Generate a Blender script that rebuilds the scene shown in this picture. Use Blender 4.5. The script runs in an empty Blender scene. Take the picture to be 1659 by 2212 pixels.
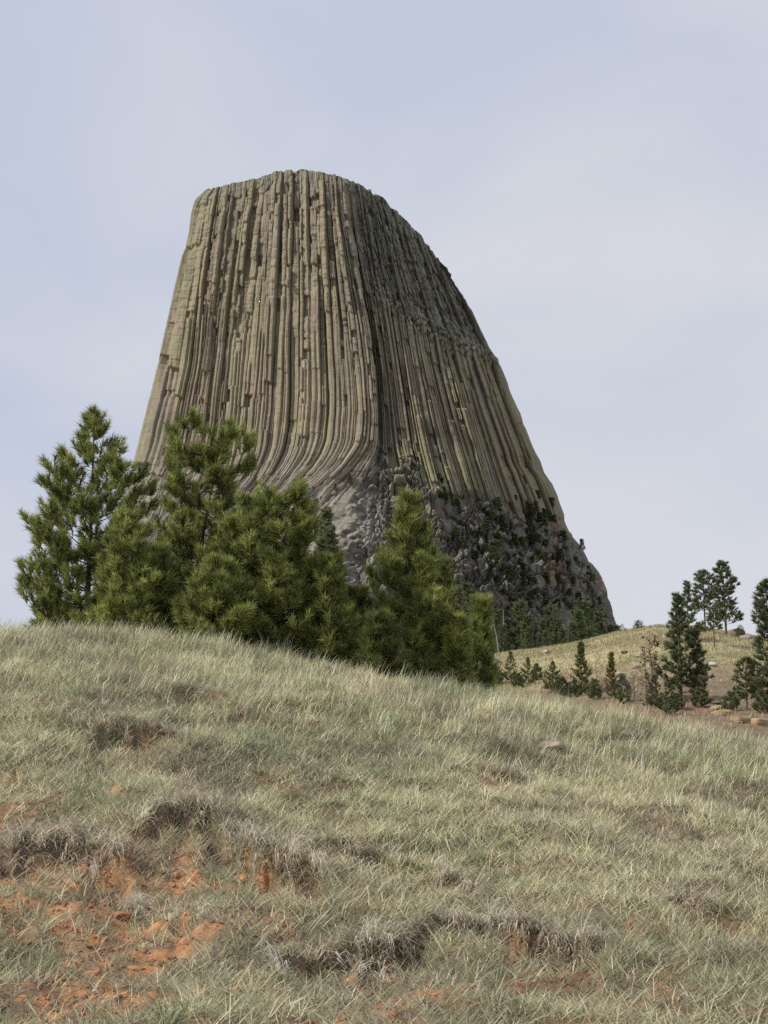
import bpy, math
import numpy as np

SC = bpy.context.scene
COL = SC.collection
# ------------------------------------------------------------------ camera
F = 1106.0 / math.tan(math.radians(19.0))      # focal length in units of a 1659 x 2212 frame
PITCH = math.radians(10.0)
CP, SP = math.cos(PITCH), math.sin(PITCH)
EYE = 1.6
cam_d = bpy.data.cameras.new('camera')
cam = bpy.data.objects.new('camera', cam_d)
COL.objects.link(cam)
cam.location = (0, 0, EYE)
cam.rotation_euler = (math.radians(90) + PITCH, 0, 0)
cam_d.sensor_fit = 'VERTICAL'
cam_d.sensor_height = 24.0
cam_d.lens = 12.0 / math.tan(math.radians(19.0))
cam_d.clip_start = 0.1
cam_d.clip_end = 30000
SC.camera = cam

# ------------------------------------------------------------------ light
SUN_ELEV, SUN_AZ = math.radians(40), math.radians(-107)   # azimuth from +Y, clockwise: behind the camera, to the left
sun_dir = (math.sin(SUN_AZ) * math.cos(SUN_ELEV), math.cos(SUN_AZ) * math.cos(SUN_ELEV), math.sin(SUN_ELEV))
sl = bpy.data.lights.new('sun', 'SUN')
sl.energy = 4.0
sl.angle = math.radians(4.0)
sl.color = (1.0, 0.93, 0.82)
so = bpy.data.objects.new('sun', sl)
COL.objects.link(so)
from mathutils import Vector
so.rotation_euler = Vector(sun_dir).to_track_quat('Z', 'Y').to_euler()

w = bpy.data.worlds.new('World')
SC.world = w
w.use_nodes = True
nt = w.node_tree
nt.nodes.clear()
N = nt.nodes.new
L = nt.links.new
out = N('ShaderNodeOutputWorld')
bg = N('ShaderNodeBackground')
bg.inputs['Strength'].default_value = 0.1
sky = N('ShaderNodeTexSky')
sky.sky_type = 'NISHITA'
sky.sun_disc = False
sky.sun_elevation = SUN_ELEV
sky.sun_rotation = SUN_AZ
tc = N('ShaderNodeTexCoord')
mp = N('ShaderNodeMapping')
mp.inputs['Rotation'].default_value = (0.25, 0.5, 0.3)
mp.inputs['Scale'].default_value = (3.2, 3.2, 6.5)
mp.inputs['Location'].default_value = (3.1, 1.7, 0.55)
no = N('ShaderNodeTexNoise')
no.inputs['Scale'].default_value = 1.0
no.inputs['Detail'].default_value = 6.0
no.inputs['Roughness'].default_value = 0.45
no.inputs['Distortion'].default_value = 0.5
cr = N('ShaderNodeValToRGB')
cr.color_ramp.elements[0].position = 0.36
cr.color_ramp.elements[0].color = (0.550, 0.598, 0.728, 1)
cr.color_ramp.elements[1].position = 0.63
cr.color_ramp.elements[1].color = (0.682, 0.700, 0.757, 1)
sc10 = N('ShaderNodeVectorMath')
sc10.operation = 'SCALE'
sc10.inputs['Scale'].default_value = 10.0
mx = N('ShaderNodeMix')
mx.data_type = 'RGBA'
mx.inputs['Factor'].default_value = 0.96
L(tc.outputs['Generated'], mp.inputs['Vector'])
L(mp.outputs['Vector'], no.inputs['Vector'])
dp = N('ShaderNodeVectorMath')
dp.operation = 'DOT_PRODUCT'
dp.inputs[1].default_value = (0.36, 0.05, -0.30)
ad = N('ShaderNodeMath')
ad.operation = 'ADD'
ad2 = N('ShaderNodeMath')
ad2.operation = 'ADD'
ad2.inputs[1].default_value = 0.03
L(tc.outputs['Generated'], dp.inputs[0])
L(no.outputs['Fac'], ad.inputs[0])
L(dp.outputs['Value'], ad.inputs[1])
L(ad.outputs[0], ad2.inputs[0])
L(ad2.outputs[0], cr.inputs['Fac'])
L(cr.outputs['Color'], sc10.inputs[0])
L(sky.outputs['Color'], mx.inputs['A'])
L(sc10.outputs['Vector'], mx.inputs['B'])
L(mx.outputs['Result'], bg.inputs['Color'])
L(bg.outputs['Background'], out.inputs['Surface'])

SC.view_settings.view_transform = 'Standard'
SC.view_settings.look = 'None'
SC.view_settings.exposure = 0.0
SC.view_settings.gamma = 1.0
SC.render.engine = 'CYCLES'
SC.cycles.max_bounces = 6
SC.cycles.diffuse_bounces = 3
SC.cycles.use_denoising = False
SC.cycles.sample_clamp_indirect = 4.0

# ------------------------------------------------------------------ helpers
def unproj(U, V, Y):
    """pixel of the 1659 x 2212 frame at world distance Y -> world point"""
    a = (np.asarray(U, float) - 829.5) / F
    b = (1106.0 - np.asarray(V, float)) / F
    k = Y / (CP - b * SP)
    return np.stack(np.broadcast_arrays(a * k, Y + 0 * k, EYE + k * (SP + b * CP)), -1)

def azel(U, V):
    a = (np.asarray(U, float) - 829.5) / F
    b = (1106.0 - np.asarray(V, float)) / F
    d = CP - b * SP
    return a / d, (SP + b * CP) / d

def hash2(ix, iy, seed):
    h = (ix.astype(np.int64) * 374761393 + iy.astype(np.int64) * 668265263 + seed * 1442695041) & 0xffffffff
    h = ((h ^ (h >> 13)) * 1274126177) & 0xffffffff
    h = ((h ^ (h >> 16)) * 2246822519) & 0xffffffff
    return ((h ^ (h >> 15)) & 0xffffff) / float(0xffffff)

def vnoise(x, y, seed=0):
    x, y = np.broadcast_arrays(np.asarray(x, float), np.asarray(y, float))
    ix, iy = np.floor(x), np.floor(y)
    fx, fy = x - ix, y - iy
    fx = fx * fx * fx * (fx * (fx * 6 - 15) + 10)
    fy = fy * fy * fy * (fy * (fy * 6 - 15) + 10)
    a, b = hash2(ix, iy, seed), hash2(ix + 1, iy, seed)
    c, d = hash2(ix, iy + 1, seed), hash2(ix + 1, iy + 1, seed)
    return (a + (b - a) * fx) * (1 - fy) + (c + (d - c) * fx) * fy

def fbm(x, y, seed=0, octv=4, gain=0.5):
    s, a, n = 0.0, 1.0, 0.0
    x, y = np.asarray(x, float), np.asarray(y, float)
    for i in range(octv):
        s = s + a * (vnoise(x, y, seed + 17 * i) - 0.5)
        n += a
        a *= gain
        x, y = x * 2.03 + 5.1, y * 2.03 + 1.7
    return s / n * 2

def voronoi(x, y, seed=0):
    """cell id random value, second random, edge distance (F2-F1)"""
    ix, iy = np.floor(x), np.floor(y)
    f1 = np.full(x.shape, 9.0)
    f2 = np.full(x.shape, 9.0)
    r1 = np.zeros(x.shape)
    r2 = np.zeros(x.shape)
    gx = np.zeros(x.shape)
    gy = np.zeros(x.shape)
    for dx in (-1, 0, 1):
        for dy in (-1, 0, 1):
            cx, cy = ix + dx, iy + dy
            px = cx + hash2(cx, cy, seed + 1)
            py = cy + hash2(cx, cy, seed + 2)
            ax_, ay_ = np.abs(x - px), np.abs(y - py)
            d = np.maximum(ax_ + 0.45 * ay_, ay_ + 0.45 * ax_)
            near = d < f1
            f2 = np.where(near, f1, np.minimum(f2, d))
            r1 = np.where(near, hash2(cx, cy, seed + 3), r1)
            r2 = np.where(near, hash2(cx, cy, seed + 4), r2)
            gx = np.where(near, x - px, gx)
            gy = np.where(near, y - py, gy)
            f1 = np.where(near, d, f1)
    return r1, r2, f2 - f1, gx, gy

def sstep(a, b, x):
    t = np.clip((x - a) / (b - a), 0, 1)
    return t * t * (3 - 2 * t)

def lerp(a, b, t):
    return a + (b - a) * t

def mixc(c, d, t):
    return c + (np.asarray(d) - c) * t[..., None]

def make_mesh(name, verts, polys, material, parent=None, colors=None, smooth=False):
    """polys: list of int arrays (n x k)"""
    me = bpy.data.meshes.new(name)
    verts = np.ascontiguousarray(verts, np.float32).reshape(-1, 3)
    me.vertices.add(len(verts))
    me.vertices.foreach_set('co', verts.ravel())
    polys = [np.asarray(p, np.int32) for p in polys if len(p)]
    loops = np.concatenate([p.ravel() for p in polys])
    sizes = np.concatenate([np.full(len(p), p.shape[1], np.int32) for p in polys])
    starts = np.concatenate([[0], np.cumsum(sizes)[:-1]]).astype(np.int32)
    me.loops.add(len(loops))
    me.loops.foreach_set('vertex_index', loops)
    me.polygons.add(len(sizes))
    me.polygons.foreach_set('loop_start', starts)
    me.polygons.foreach_set('loop_total', sizes)
    if smooth:
        me.polygons.foreach_set('use_smooth', np.ones(len(sizes), bool))
    if colors is not None:
        at = me.attributes.new('tint', 'FLOAT_COLOR', 'POINT')
        c = np.ones((len(verts), 4), np.float32)
        c[:, :3] = np.asarray(colors, np.float32).reshape(-1, 3)
        at.data.foreach_set('color', c.ravel())
    me.update(calc_edges=True)
    me.materials.append(material)
    o = bpy.data.objects.new(name, me)
    COL.objects.link(o)
    if parent is not None:
        o.parent = parent
    return o

def grid_quads(nr, nc, off=0):
    i = np.arange(nr * nc).reshape(nr, nc) + off
    return np.stack([i[:-1, :-1], i[:-1, 1:], i[1:, 1:], i[1:, :-1]], -1).reshape(-1, 4)

def tag(o, label=None, cat=None, group=None, kind=None):
    if label: o['label'] = label
    if cat: o['category'] = cat
    if group: o['group'] = group
    if kind: o['kind'] = kind
    return o

def empty(name, loc):
    o = bpy.data.objects.new(name, None)
    COL.objects.link(o)
    o.location = [float(v) for v in loc]
    o.empty_display_size = 0.2
    return o

def mat(name, rough=0.9, nscale=None, namt=0.25, bump=0.0, bscale=1.0, spec=0.2, transl=0.0):
    """the thing's own colour comes from its 'tint' attribute, broken up by fine procedural noise"""
    m = bpy.data.materials.new(name)
    m.use_nodes = True
    t = m.node_tree
    p = t.nodes['Principled BSDF']
    p.inputs['Roughness'].default_value = rough
    p.inputs['Specular IOR Level'].default_value = spec
    a = t.nodes.new('ShaderNodeAttribute')
    a.attribute_name = 'tint'
    src = a.outputs['Color']
    if nscale:
        geo = t.nodes.new('ShaderNodeTexCoord')
        n = t.nodes.new('ShaderNodeTexNoise')
        n.inputs['Scale'].default_value = nscale
        n.inputs['Detail'].default_value = 5
        n.inputs['Roughness'].default_value = 0.65
        t.links.new(geo.outputs['Object'], n.inputs['Vector'])
        mr = t.nodes.new('ShaderNodeMapRange')
        mr.inputs['From Min'].default_value = 0.25
        mr.inputs['From Max'].default_value = 0.75
        mr.inputs['To Min'].default_value = 1 - namt
        mr.inputs['To Max'].default_value = 1 + namt
        t.links.new(n.outputs['Fac'], mr.inputs['Value'])
        v = t.nodes.new('ShaderNodeVectorMath')
        v.operation = 'SCALE'
        t.links.new(src, v.inputs[0])
        t.links.new(mr.outputs['Result'], v.inputs['Scale'])
        src = v.outputs['Vector']
    t.links.new(src, p.inputs['Base Color'])
    if bump:
        geo2 = t.nodes.new('ShaderNodeTexCoord')
        n2 = t.nodes.new('ShaderNodeTexNoise')
        n2.inputs['Scale'].default_value = bscale
        n2.inputs['Detail'].default_value = 6
        n2.inputs['Roughness'].default_value = 0.7
        t.links.new(geo2.outputs['Object'], n2.inputs['Vector'])
        b = t.nodes.new('ShaderNodeBump')
        b.inputs['Strength'].default_value = 1.0
        b.inputs['Distance'].default_value = bump
        t.links.new(n2.outputs['Fac'], b.inputs['Height'])
        t.links.new(b.outputs['Normal'], p.inputs['Normal'])
    if transl:
        tr = t.nodes.new('ShaderNodeBsdfTranslucent')
        t.links.new(src, tr.inputs['Color'])
        ms = t.nodes.new('ShaderNodeMixShader')
        ms.inputs[0].default_value = transl
        o = t.nodes['Material Output']
        t.links.new(p.outputs[0], ms.inputs[1])
        t.links.new(tr.outputs[0], ms.inputs[2])
        t.links.new(ms.outputs[0], o.inputs['Surface'])
    return m

M_ROCK = mat('column_rock', 0.95, 0.35, 0.22, 0.35, 0.8)
M_TALUS = mat('talus_rock', 0.95, 0.4, 0.25, 0.3, 0.7)
M_SOIL = mat('hill_soil', 0.95, 9.0, 0.30, 0.02, 25.0)
M_FAR = mat('ridge_turf', 0.95, 1.2, 0.30, 0.15, 1.5)
M_PLAIN = mat('plain_turf', 0.95, 0.05, 0.3)
M_BLADE = mat('grass_blades', 0.75, None, transl=0.35)
M_NEEDLE = mat('pine_needles', 0.6, None, transl=0.35)
M_BARK = mat('pine_bark', 0.9, 14.0, 0.4, 0.01, 30.0)
M_DEAD = mat('weathered_wood', 0.85, 5.0, 0.3)
M_STONE = mat('sandstone', 0.9, 3.0, 0.3, 0.03, 8.0)

# ------------------------------------------------------------------ near hill
NEAR_U = np.array([-900, -400, 0, 150, 250, 400, 600, 750, 900, 1000, 1100, 1250, 1400, 1550, 1659, 2000, 2600.])
NEAR_V = np.array([1400, 1380, 1378, 1378, 1383, 1398, 1428, 1456, 1488, 1507, 1526, 1552, 1579, 1608, 1626, 1680, 1760.])
NAZ, NEL = azel(NEAR_U, NEAR_V)
EB = -0.172
Y0 = 7.0

def near_base(az, y):
    ec = np.interp(az, NAZ, NEL)
    yc = 22.5 + 3.0 * np.clip((az + 0.26) / 0.52, -0.6, 1.6)
    tau = np.clip((y - Y0) / (yc - Y0), 0, 1)
    e = EB + (ec - EB) * np.sin(tau * math.pi / 2)
    dy = np.maximum(y - yc, 0)
    e = e - 0.00045 * dy ** 2 - 0.002 * dy
    z = EYE + y * e
    zn = (EYE + Y0 * EB) * np.clip(y, 0, Y0) / Y0
    z = np.where(y < Y0, zn, z)
    return np.maximum(z, -9 - 0.05 * dy)

def near_hit(U, V):
    """first point of the near hill on the ray through a pixel -> az, y"""
    az, el = azel(np.atleast_1d(U), np.atleast_1d(V))
    ys = np.linspace(4, 26, 900)
    zz = near_base(az[:, None], ys[None])
    hit = zz >= EYE + ys[None] * el[:, None]
    i = np.where(hit.any(1), hit.argmax(1), 899)
    return az, ys[i]

LEDGES = [  # polyline in pixels, drop (m), recovery length (m)
    ([(-60, 1838), (60, 1832), (130, 1826), (210, 1848), (285, 1872)], 0.20, 0.9),
    ([(290, 1812), (330, 1786), (390, 1772), (450, 1790), (510, 1840), (560, 1872), (640, 1882), (700, 1900)], 0.25, 0.9),
    ([(640, 1818), (740, 1832), (830, 1852), (900, 1880)], 0.12, 0.7),
    ([(250, 1940), (320, 1952), (390, 1985), (440, 2030)], 0.13, 0.6),
    ([(600, 2080), (680, 2062), (760, 2048), (830, 2040), (890, 2026), (940, 1990), (1040, 1996), (1130, 2030), (1230, 2050), (1310, 2062)], 0.20, 0.7),
    ([(760, 2090), (800, 2078), (860, 2082)], 0.10, 0.5),
    ([(180, 1588), (250, 1572), (330, 1580), (400, 1600)], 0.15, 1.2),
    ([(1010, 1668), (1080, 1662), (1160, 1676)], 0.14, 1.0),
    ([(1290, 1606), (1350, 1598), (1420, 1606)], 0.12, 1.0),
    ([(870, 1905), (960, 1898), (1060, 1925), (1120, 1950)], 0.12, 0.7),
    ([(1400, 1968), (1470, 1962), (1540, 1985)], 0.10, 0.6),
    ([(360, 1500), (440, 1508), (500, 1520)], 0.10, 1.0),
]
LED = []
for pts, h, rec in LEDGES:
    p = np.array(pts, float)
    d = np.concatenate([[0], np.cumsum(np.hypot(*np.diff(p, axis=0).T))])
    q = np.linspace(0, d[-1], 60)
    pu, pv = np.interp(q, d, p[:, 0]), np.interp(q, d, p[:, 1])
    az, y = near_hit(pu, pv)
    LED.append((az, y, h, rec))

def ledge_delta(az, y):
    dz = 0.0
    for laz, ly, h, rec in LED:
        o = np.argsort(laz)
        yl = np.interp(az, laz[o], ly[o]) + 0.16 * fbm(az * 110, y * 3 + h * 50, 77, 4)
        m = sstep(laz.min() - 0.004, laz.min() + 0.012, az) * (1 - sstep(laz.max() - 0.012, laz.max() + 0.004, az))
        hh = h * (0.65 + 0.8 * vnoise(az * 90, az * 0, 78))
        d = yl - y                      # > 0 in front of (below) the lip
        front = np.where(d > 0, np.exp(-np.maximum(d, 0) / rec), 0) * sstep(-0.05, 0.20, d)
        back = 0.19 * np.exp(-np.maximum(-d, 0) / 0.35) * (1 - sstep(-0.05, 0.20, d))
        dz = dz + m * hh * (back - front)
    return dz

def near_z(az, y):
    x = az * y
    r = 0.17 * fbm(x * 1.1, y * 0.9, 5, 3) + 0.07 * fbm(x * 3.5, y * 3.0, 9, 3)
    return near_base(az, y) + (r + ledge_delta(az, y)) * sstep(3, 6, y)

SOIL = [(90, 1890, 130, 42), (225, 1935, 90, 45), (20, 1880, 80, 45), (575, 1895, 85, 42), (400, 1880, 60, 40), (480, 1925, 50, 20), (640, 1960, 60, 22), (770, 1950, 50, 20),
        (130, 2150, 130, 60), (40, 2000, 60, 60), (320, 2190, 120, 45), (900, 2150, 130, 45), (770, 2110, 50, 30),
        (170, 2050, 60, 50), (300, 2020, 50, 30), (1010, 2120, 60, 22), (1110, 2105, 40, 18), (1390, 2020, 60, 30), (1450, 2130, 50, 35), (290, 1588, 38, 14),
        (1100, 1700, 55, 18), (1300, 1720, 40, 12), (700, 1700, 30, 10), (520, 2150, 80, 30),
        (240, 1720, 60, 18)]
def soil_mask(az, y):
    """bare red earth, 0..1, from patch centres laid on the hill"""
    m = np.zeros(np.broadcast(az, y).shape)
    for U, V, ru, rv in SOIL:
        a0, y0 = near_hit(U, V)
        _, y1 = near_hit(U, V - rv)
        _, y2 = near_hit(U, V + rv)
        rx = ru / F
        ry = max(0.15, float((y1 - y2)[0]) * 0.5)
        d = np.hypot((az - a0[0]) / rx, (y - y0[0]) / ry)
        m = np.maximum(m, 1 - sstep(0.45, 1.25, d + 0.55 * fbm(az * 120, y * 6, 31, 3)))
    x = az * y
    lowleft = np.clip(0.10 + 0.9 * (1 - sstep(7.5, 12.5, y + az * 12)), 0, 1)
    m = np.maximum(m, lowleft * sstep(0.12, 0.42, fbm(x * 1.3, y * 1.1, 41, 4)))
    m = np.maximum(m, 0.85 * sstep(0.05, 0.11, -ledge_delta(az, y)) * (1 - sstep(11.5, 13.5, y)))
    m = m * (0.7 + 0.3 * sstep(-0.25, 0.15, fbm(x * 7, y * 6, 42, 3)))
    return m

# grid of the near hill
azs = np.concatenate([np.linspace(-1.6, -0.34, 40), np.linspace(-0.33, 0.33, 700), np.linspace(0.34, 1.6, 40)])
ys = np.concatenate([np.linspace(0.6, 6.5, 30), np.linspace(6.55, 14, 420), np.linspace(14.03, 27, 300), np.linspace(27.3, 90, 70)])
AZ, YY = np.meshgrid(azs, ys)
ZZ = near_z(AZ, YY)
XX = AZ * YY
s_m = soil_mask(AZ, YY)
litter = np.array([0.190, 0.150, 0.105])
c = np.broadcast_to(litter, XX.shape + (3,)).copy()
c = mixc(c, [0.12, 0.12, 0.06], sstep(-0.2, 0.5, fbm(XX * 0.8, YY * 0.7, 51, 4)))
c = mixc(c, [0.23, 0.12, 0.07], sstep(0.0, 0.6, fbm(XX * 2.0, YY * 1.8, 52, 4)) * 0.7)
red = mixc(np.broadcast_to(np.array([0.52, 0.255, 0.115]), XX.shape + (3,)).copy(), [0.25, 0.125, 0.075], sstep(-0.3, 0.5, fbm(XX * 6, YY * 6, 53, 3)))
red = mixc(red, litter, 0.8 * sstep(0.0, 0.35, fbm(XX * 9, YY * 7, 54, 4)))
dled = ledge_delta(AZ, YY)
s_m = np.maximum(s_m, 0.7 * sstep(0.04, 0.10, -dled) * sstep(-0.3, 0.2, fbm(XX * 5, YY * 4, 55, 3)))
c = c + (red - c) * np.clip(s_m, 0, 1)[..., None]
o = make_mesh('grass_hill', np.stack([XX, YY, ZZ], -1), [grid_quads(len(ys), len(azs))[:, ::-1]], M_SOIL, colors=c, smooth=True)
tag(o, kind='structure')

# ------------------------------------------------------------------ grass on the near hill
def blades(name, root, head, length, lean, width, color, mt, droop=None, bend=0.9):
    """root n x 3, head = heading angle, lean = 0 upright .. 1.4 lying; each blade is a bent tapering ribbon of 3 faces"""
    n = len(root)
    hx, hy = np.cos(head), np.sin(head)
    rng = np.random.default_rng(n)
    fa = rng.uniform(0, 2 * np.pi, n)
    sx, sy = np.cos(fa), np.sin(fa)
    # keep ribbons roughly turned so that they are not all seen edge on
    P = np.zeros((n, 7, 3), np.float32)
    pos = root.copy()
    cur = lean * (1 - bend * 0.6)
    seg = length / 3
    for k in range(4):
        wk = width * (1, 0.9, 0.6, 0)[k] * 0.5
        if k < 3:
            P[:, 2 * k, 0] = pos[:, 0] - sx * wk
            P[:, 2 * k, 1] = pos[:, 1] - sy * wk
            P[:, 2 * k, 2] = pos[:, 2]
            P[:, 2 * k + 1, 0] = pos[:, 0] + sx * wk
            P[:, 2 * k + 1, 1] = pos[:, 1] + sy * wk
            P[:, 2 * k + 1, 2] = pos[:, 2]
        else:
            P[:, 6] = pos
        s_, c_ = np.sin(cur), np.cos(cur)
        pos = pos + np.stack([hx * s_, hy * s_, c_], -1) * seg[:, None]
        cur = cur + lean * bend * 0.6 + (droop if droop is not None else 0)
    b = (np.arange(n) * 7)[:, None]
    q = np.concatenate([b + [0, 1, 3, 2], b + [2, 3, 5, 4]])
    t = b + [4, 5, 6]
    cc = np.repeat(np.clip(color * 1.17, 0, 0.85)[:, None], 7, 1).astype(np.float32)
    return make_mesh(name, P, [q, t], mt, colors=cc)

rng = np.random.default_rng(11)
def scatter(n, y_lo, y_hi, amax=0.34):
    y = np.sqrt(rng.uniform(y_lo ** 2, y_hi ** 2, n))
    a = rng.uniform(-amax, amax, n)
    k = rng.uniform(0, 1, n) < 0.22           # thinner cover on the flanks of the hill
    a[k] = np.sign(a[k]) * (amax - 0.01 + np.abs(a[k]) * 0.75)
    return a, y

STRAW = np.array([0.62, 0.575, 0.37])
PALE = np.array([0.74, 0.68, 0.52])
GREEN = np.array([0.23, 0.26, 0.13])
SAGE = np.array([0.36, 0.385, 0.25])
GREY = np.array([0.33, 0.285, 0.215])
def grass_color(x, y, r, green_bias=0.0):
    n = len(x)
    g = sstep(-0.30, 0.40, fbm(x * 0.9, y * 0.6, 61, 4) + green_bias + 0.10)
    gy = sstep(-0.1, 0.5, fbm(x * 1.3, y * 1.0, 62, 4))
    c = np.broadcast_to(STRAW, (n, 3)).copy()
    c = np.where((r[:, 0] < 0.25 + 0.55 * g)[:, None], np.where((r[:, 1] < 0.5)[:, None], GREEN, SAGE), c)
    c = np.where((r[:, 2] < 0.12 + 0.45 * gy)[:, None], GREY, c)
    c = np.where((r[:, 3] < 0.12)[:, None], PALE, c)
    low = 0.45 * (1 - sstep(9.0, 14.5, y))[:, None]
    c = c * (1 - low) + np.where(r[:, 1:2] < 0.55, GREY, GREEN) * low
    return c * (0.75 + 0.5 * r[:, 4:5])

# tufts: clump centres with many blades each, plus a loose even cover
parts = []
nt_ = 17500
a, y = scatter(nt_, 6.3, 27.5)
cl = fbm(a * y * 1.6, y * 1.3, 72, 3)
keep = (rng.uniform(0, 1, nt_) > 0.93 * soil_mask(a, y)) & (rng.uniform(0, 1, nt_) < 0.55 + 1.1 * (cl + 0.1) + 0.5 * sstep(16, 21, y))
a, y = a[keep], y[keep]
per = (rng.integers(12, 40, len(a)) * (1.15 - 0.35 * sstep(9, 13, y))).astype(int)
big = rng.lognormal(0, 0.32, len(a))
idx = np.repeat(np.arange(len(a)), per)
n = len(idx)
rr = rng.normal(0, 0.034, (n, 2)) * big[idx][:, None]
x = a[idx] * y[idx] + rr[:, 0]
yb = y[idx] + rr[:, 1]
cx, cy = a[idx] * y[idx], y[idx]
tall = 0.075 + 0.05 * sstep(9, 15, yb) + 0.06 * sstep(15.5, 21.5, yb)
ln = tall * rng.uniform(0.5, 1.35, n) * (0.6 + 0.7 * vnoise(cx * 1.2, cy * 1.2, 71)) * big[idx]
outw = np.arctan2(rr[:, 1], rr[:, 0])
hd = rng.uniform(-math.pi, math.pi, len(a))
head = np.where(rng.uniform(0, 1, n) < 0.62, outw + rng.normal(0, 0.5, n), np.where(rng.uniform(0, 1, n) < 0.55, rng.normal(0.1, 0.8, n), hd[idx]))
lean = np.abs(rng.normal(0.75 - 0.25 * sstep(15, 21, yb), 0.42, n)) + 0.08
z = near_z(x / yb, yb)
tr = rng.uniform(0, 1, (len(a), 5))
r = rng.uniform(0, 1, (n, 5)) * 0.35 + tr[idx] * 0.65
col = grass_color(cx, cy, r, 0.05 * sstep(10, 20, cy)) * (0.62 + 0.66 * tr[idx][:, 3:4]) * (0.72 + 0.56 * vnoise(cx * 2.4, cy * 1.9, 73))[:, None]
blades('grass', np.stack([x, yb, z - 0.01], -1), head, ln, lean, rng.uniform(0.004, 0.009, n), col, M_BLADE)
tag(bpy.context.scene.objects['grass'], 'straw and pale green bunch grass covering the near slope', 'grass', kind='stuff')

# dry thatch lying between the tufts
n = 470000
a, y = scatter(n, 6.3, 27)
keep = rng.uniform(0, 1, n) > 0.80 * soil_mask(a, y)
a, y = a[keep], y[keep]
n = len(a)
x = a * y
ln = rng.uniform(0.06, 0.20, n)
r = rng.uniform(0, 1, (n, 5))
r[:, 2] *= 0.8
mott = vnoise(x * 7, y * 5, 74)
r[:, 4] = r[:, 4] * 0.5 + 0.9 * mott - 0.2
col = grass_color(x, y, r, -0.25 + 0.5 * (vnoise(x * 3, y * 2.4, 75) - 0.4))
blades('thatch', np.stack([x, y, near_z(a, y) + 0.004], -1), rng.uniform(-math.pi, math.pi, n), ln,
       rng.uniform(0.7, 1.4, n), rng.uniform(0.005, 0.010, n), col, M_BLADE, bend=0.2)
tag(SC.objects['thatch'], 'grey and tan dead grass lying flat between the tufts', 'grass', kind='stuff')

# long dead grass hanging over the little earth ledges
ra, ry, rl, rc = [], [], [], []
nc_ = 0
for laz, ly, h, rec in LED:
    k = int(105 * (laz.max() - laz.min()) * 10 * (0.4 + h * 3))
    tq = rng.uniform(0, len(laz) - 1.001, k)
    tq = tq[vnoise(tq * 0.35, tq * 0 + h * 100, 83) > 0.30]
    k = len(tq)
    i = tq.astype(int)
    f_ = tq - i
    ra.append(laz[i] * (1 - f_) + laz[i + 1] * f_)
    ry.append(ly[i] * (1 - f_) + ly[i + 1] * f_ + rng.normal(0.06, 0.12, k))
    rl.append(np.full(k, h))
ra, ry, rl = map(np.concatenate, (ra, ry, rl))
per = rng.integers(5, 26, len(ra))
idx = np.repeat(np.arange(len(ra)), per)
n = len(idx)
ch = rng.normal(-math.pi / 2 + 0.30, 0.45, len(ra))
cb_ = rng.uniform(0.55, 1.3, len(ra))
ck_ = rng.uniform(0, 1, len(ra))
x = ra[idx] * ry[idx] + rng.normal(0, 0.022, n)
yb = ry[idx] + rng.normal(0, 0.03, n)
ln = (0.08 + 0.70 * rl[idx]) * rng.uniform(0.5, 1.5, n) * (0.65 + 0.6 * ck_[idx])
pal = np.array([[0.36, 0.31, 0.235], [0.50, 0.44, 0.335], [0.70, 0.63, 0.50]])
col = pal[np.clip((ck_[idx] * 2.2 + rng.uniform(0, 1.0, n)).astype(int), 0, 2)] * (cb_[idx] * rng.uniform(0.75, 1.2, n))[:, None]
blades('hanging_grass', np.stack([x, yb, near_z(x / yb, yb) - 0.005], -1), ch[idx] + rng.normal(0, 0.30, n), ln, rng.uniform(0.45, 1.2, n), rng.uniform(0.006, 0.012, n), col, M_BLADE, droop=rng.uniform(0.30, 0.62, n), bend=0.3)
tag(SC.objects['hanging_grass'], 'long grey dead grass drooping over the red earth ledges', 'grass', kind='stuff')

# tall seeding stems
n = 10000
a, y = scatter(n, 8, 26.5)
y = np.where(rng.uniform(0, 1, n) < 0.6, rng.uniform(17, 26.5, n), y)
keep = rng.uniform(0, 1, n) > soil_mask(a, y)
a, y = a[keep], y[keep]
n = len(a)
x = a * y
ln = (0.12 + 0.19 * sstep(14, 21, y)) * rng.uniform(0.7, 1.25, n)
col = np.where(rng.uniform(0, 1, (n, 1)) < 0.7, STRAW * 1.15, PALE * 1.1) * rng.uniform(0.8, 1.15, (n, 1))
blades('seed_stems', np.stack([x, y, near_z(a, y) - 0.01], -1), rng.normal(0.15, 0.6, n), ln, np.abs(rng.normal(0.42, 0.22, n)), rng.uniform(0.006, 0.011, n), col, M_BLADE, droop=0.10)
tag(SC.objects['seed_stems'], 'taller straw coloured stems bending right along the crest of the slope', 'grass', kind='stuff')

# crumbs of red earth on the bare patches
n = 26000
a, y = scatter(n, 6.3, 15)
keep = rng.uniform(0, 1, n) < 0.9 * soil_mask(a, y)
a, y = a[keep], y[keep]
n = len(a)
oct_ = np.array([[1, 0, 0], [-1, 0, 0], [0, 1, 0], [0, -1, 0], [0, 0, 1], [0, 0, -1.0]])
of_ = np.array([[0, 2, 4], [2, 1, 4], [1, 3, 4], [3, 0, 4], [2, 0, 5], [1, 2, 5], [3, 1, 5], [0, 3, 5]])
sz_ = np.clip(rng.lognormal(-4.7, 0.55, n), 0.004, 0.035)
ov = oct_[None] * rng.uniform(0.6, 1.3, (n, 6, 1)) + rng.normal(0, 0.2, (n, 6, 3))
ov = ov * sz_[:, None, None] * np.array([1.2, 1.0, 0.8]) + np.stack([a * y, y, near_z(a, y) + sz_ * 0.2], -1)[:, None]
cc = np.repeat(np.array([[0.46, 0.22, 0.115]]) * rng.uniform(0.55, 1.1, (n, 1)), 6, 0)
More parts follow.
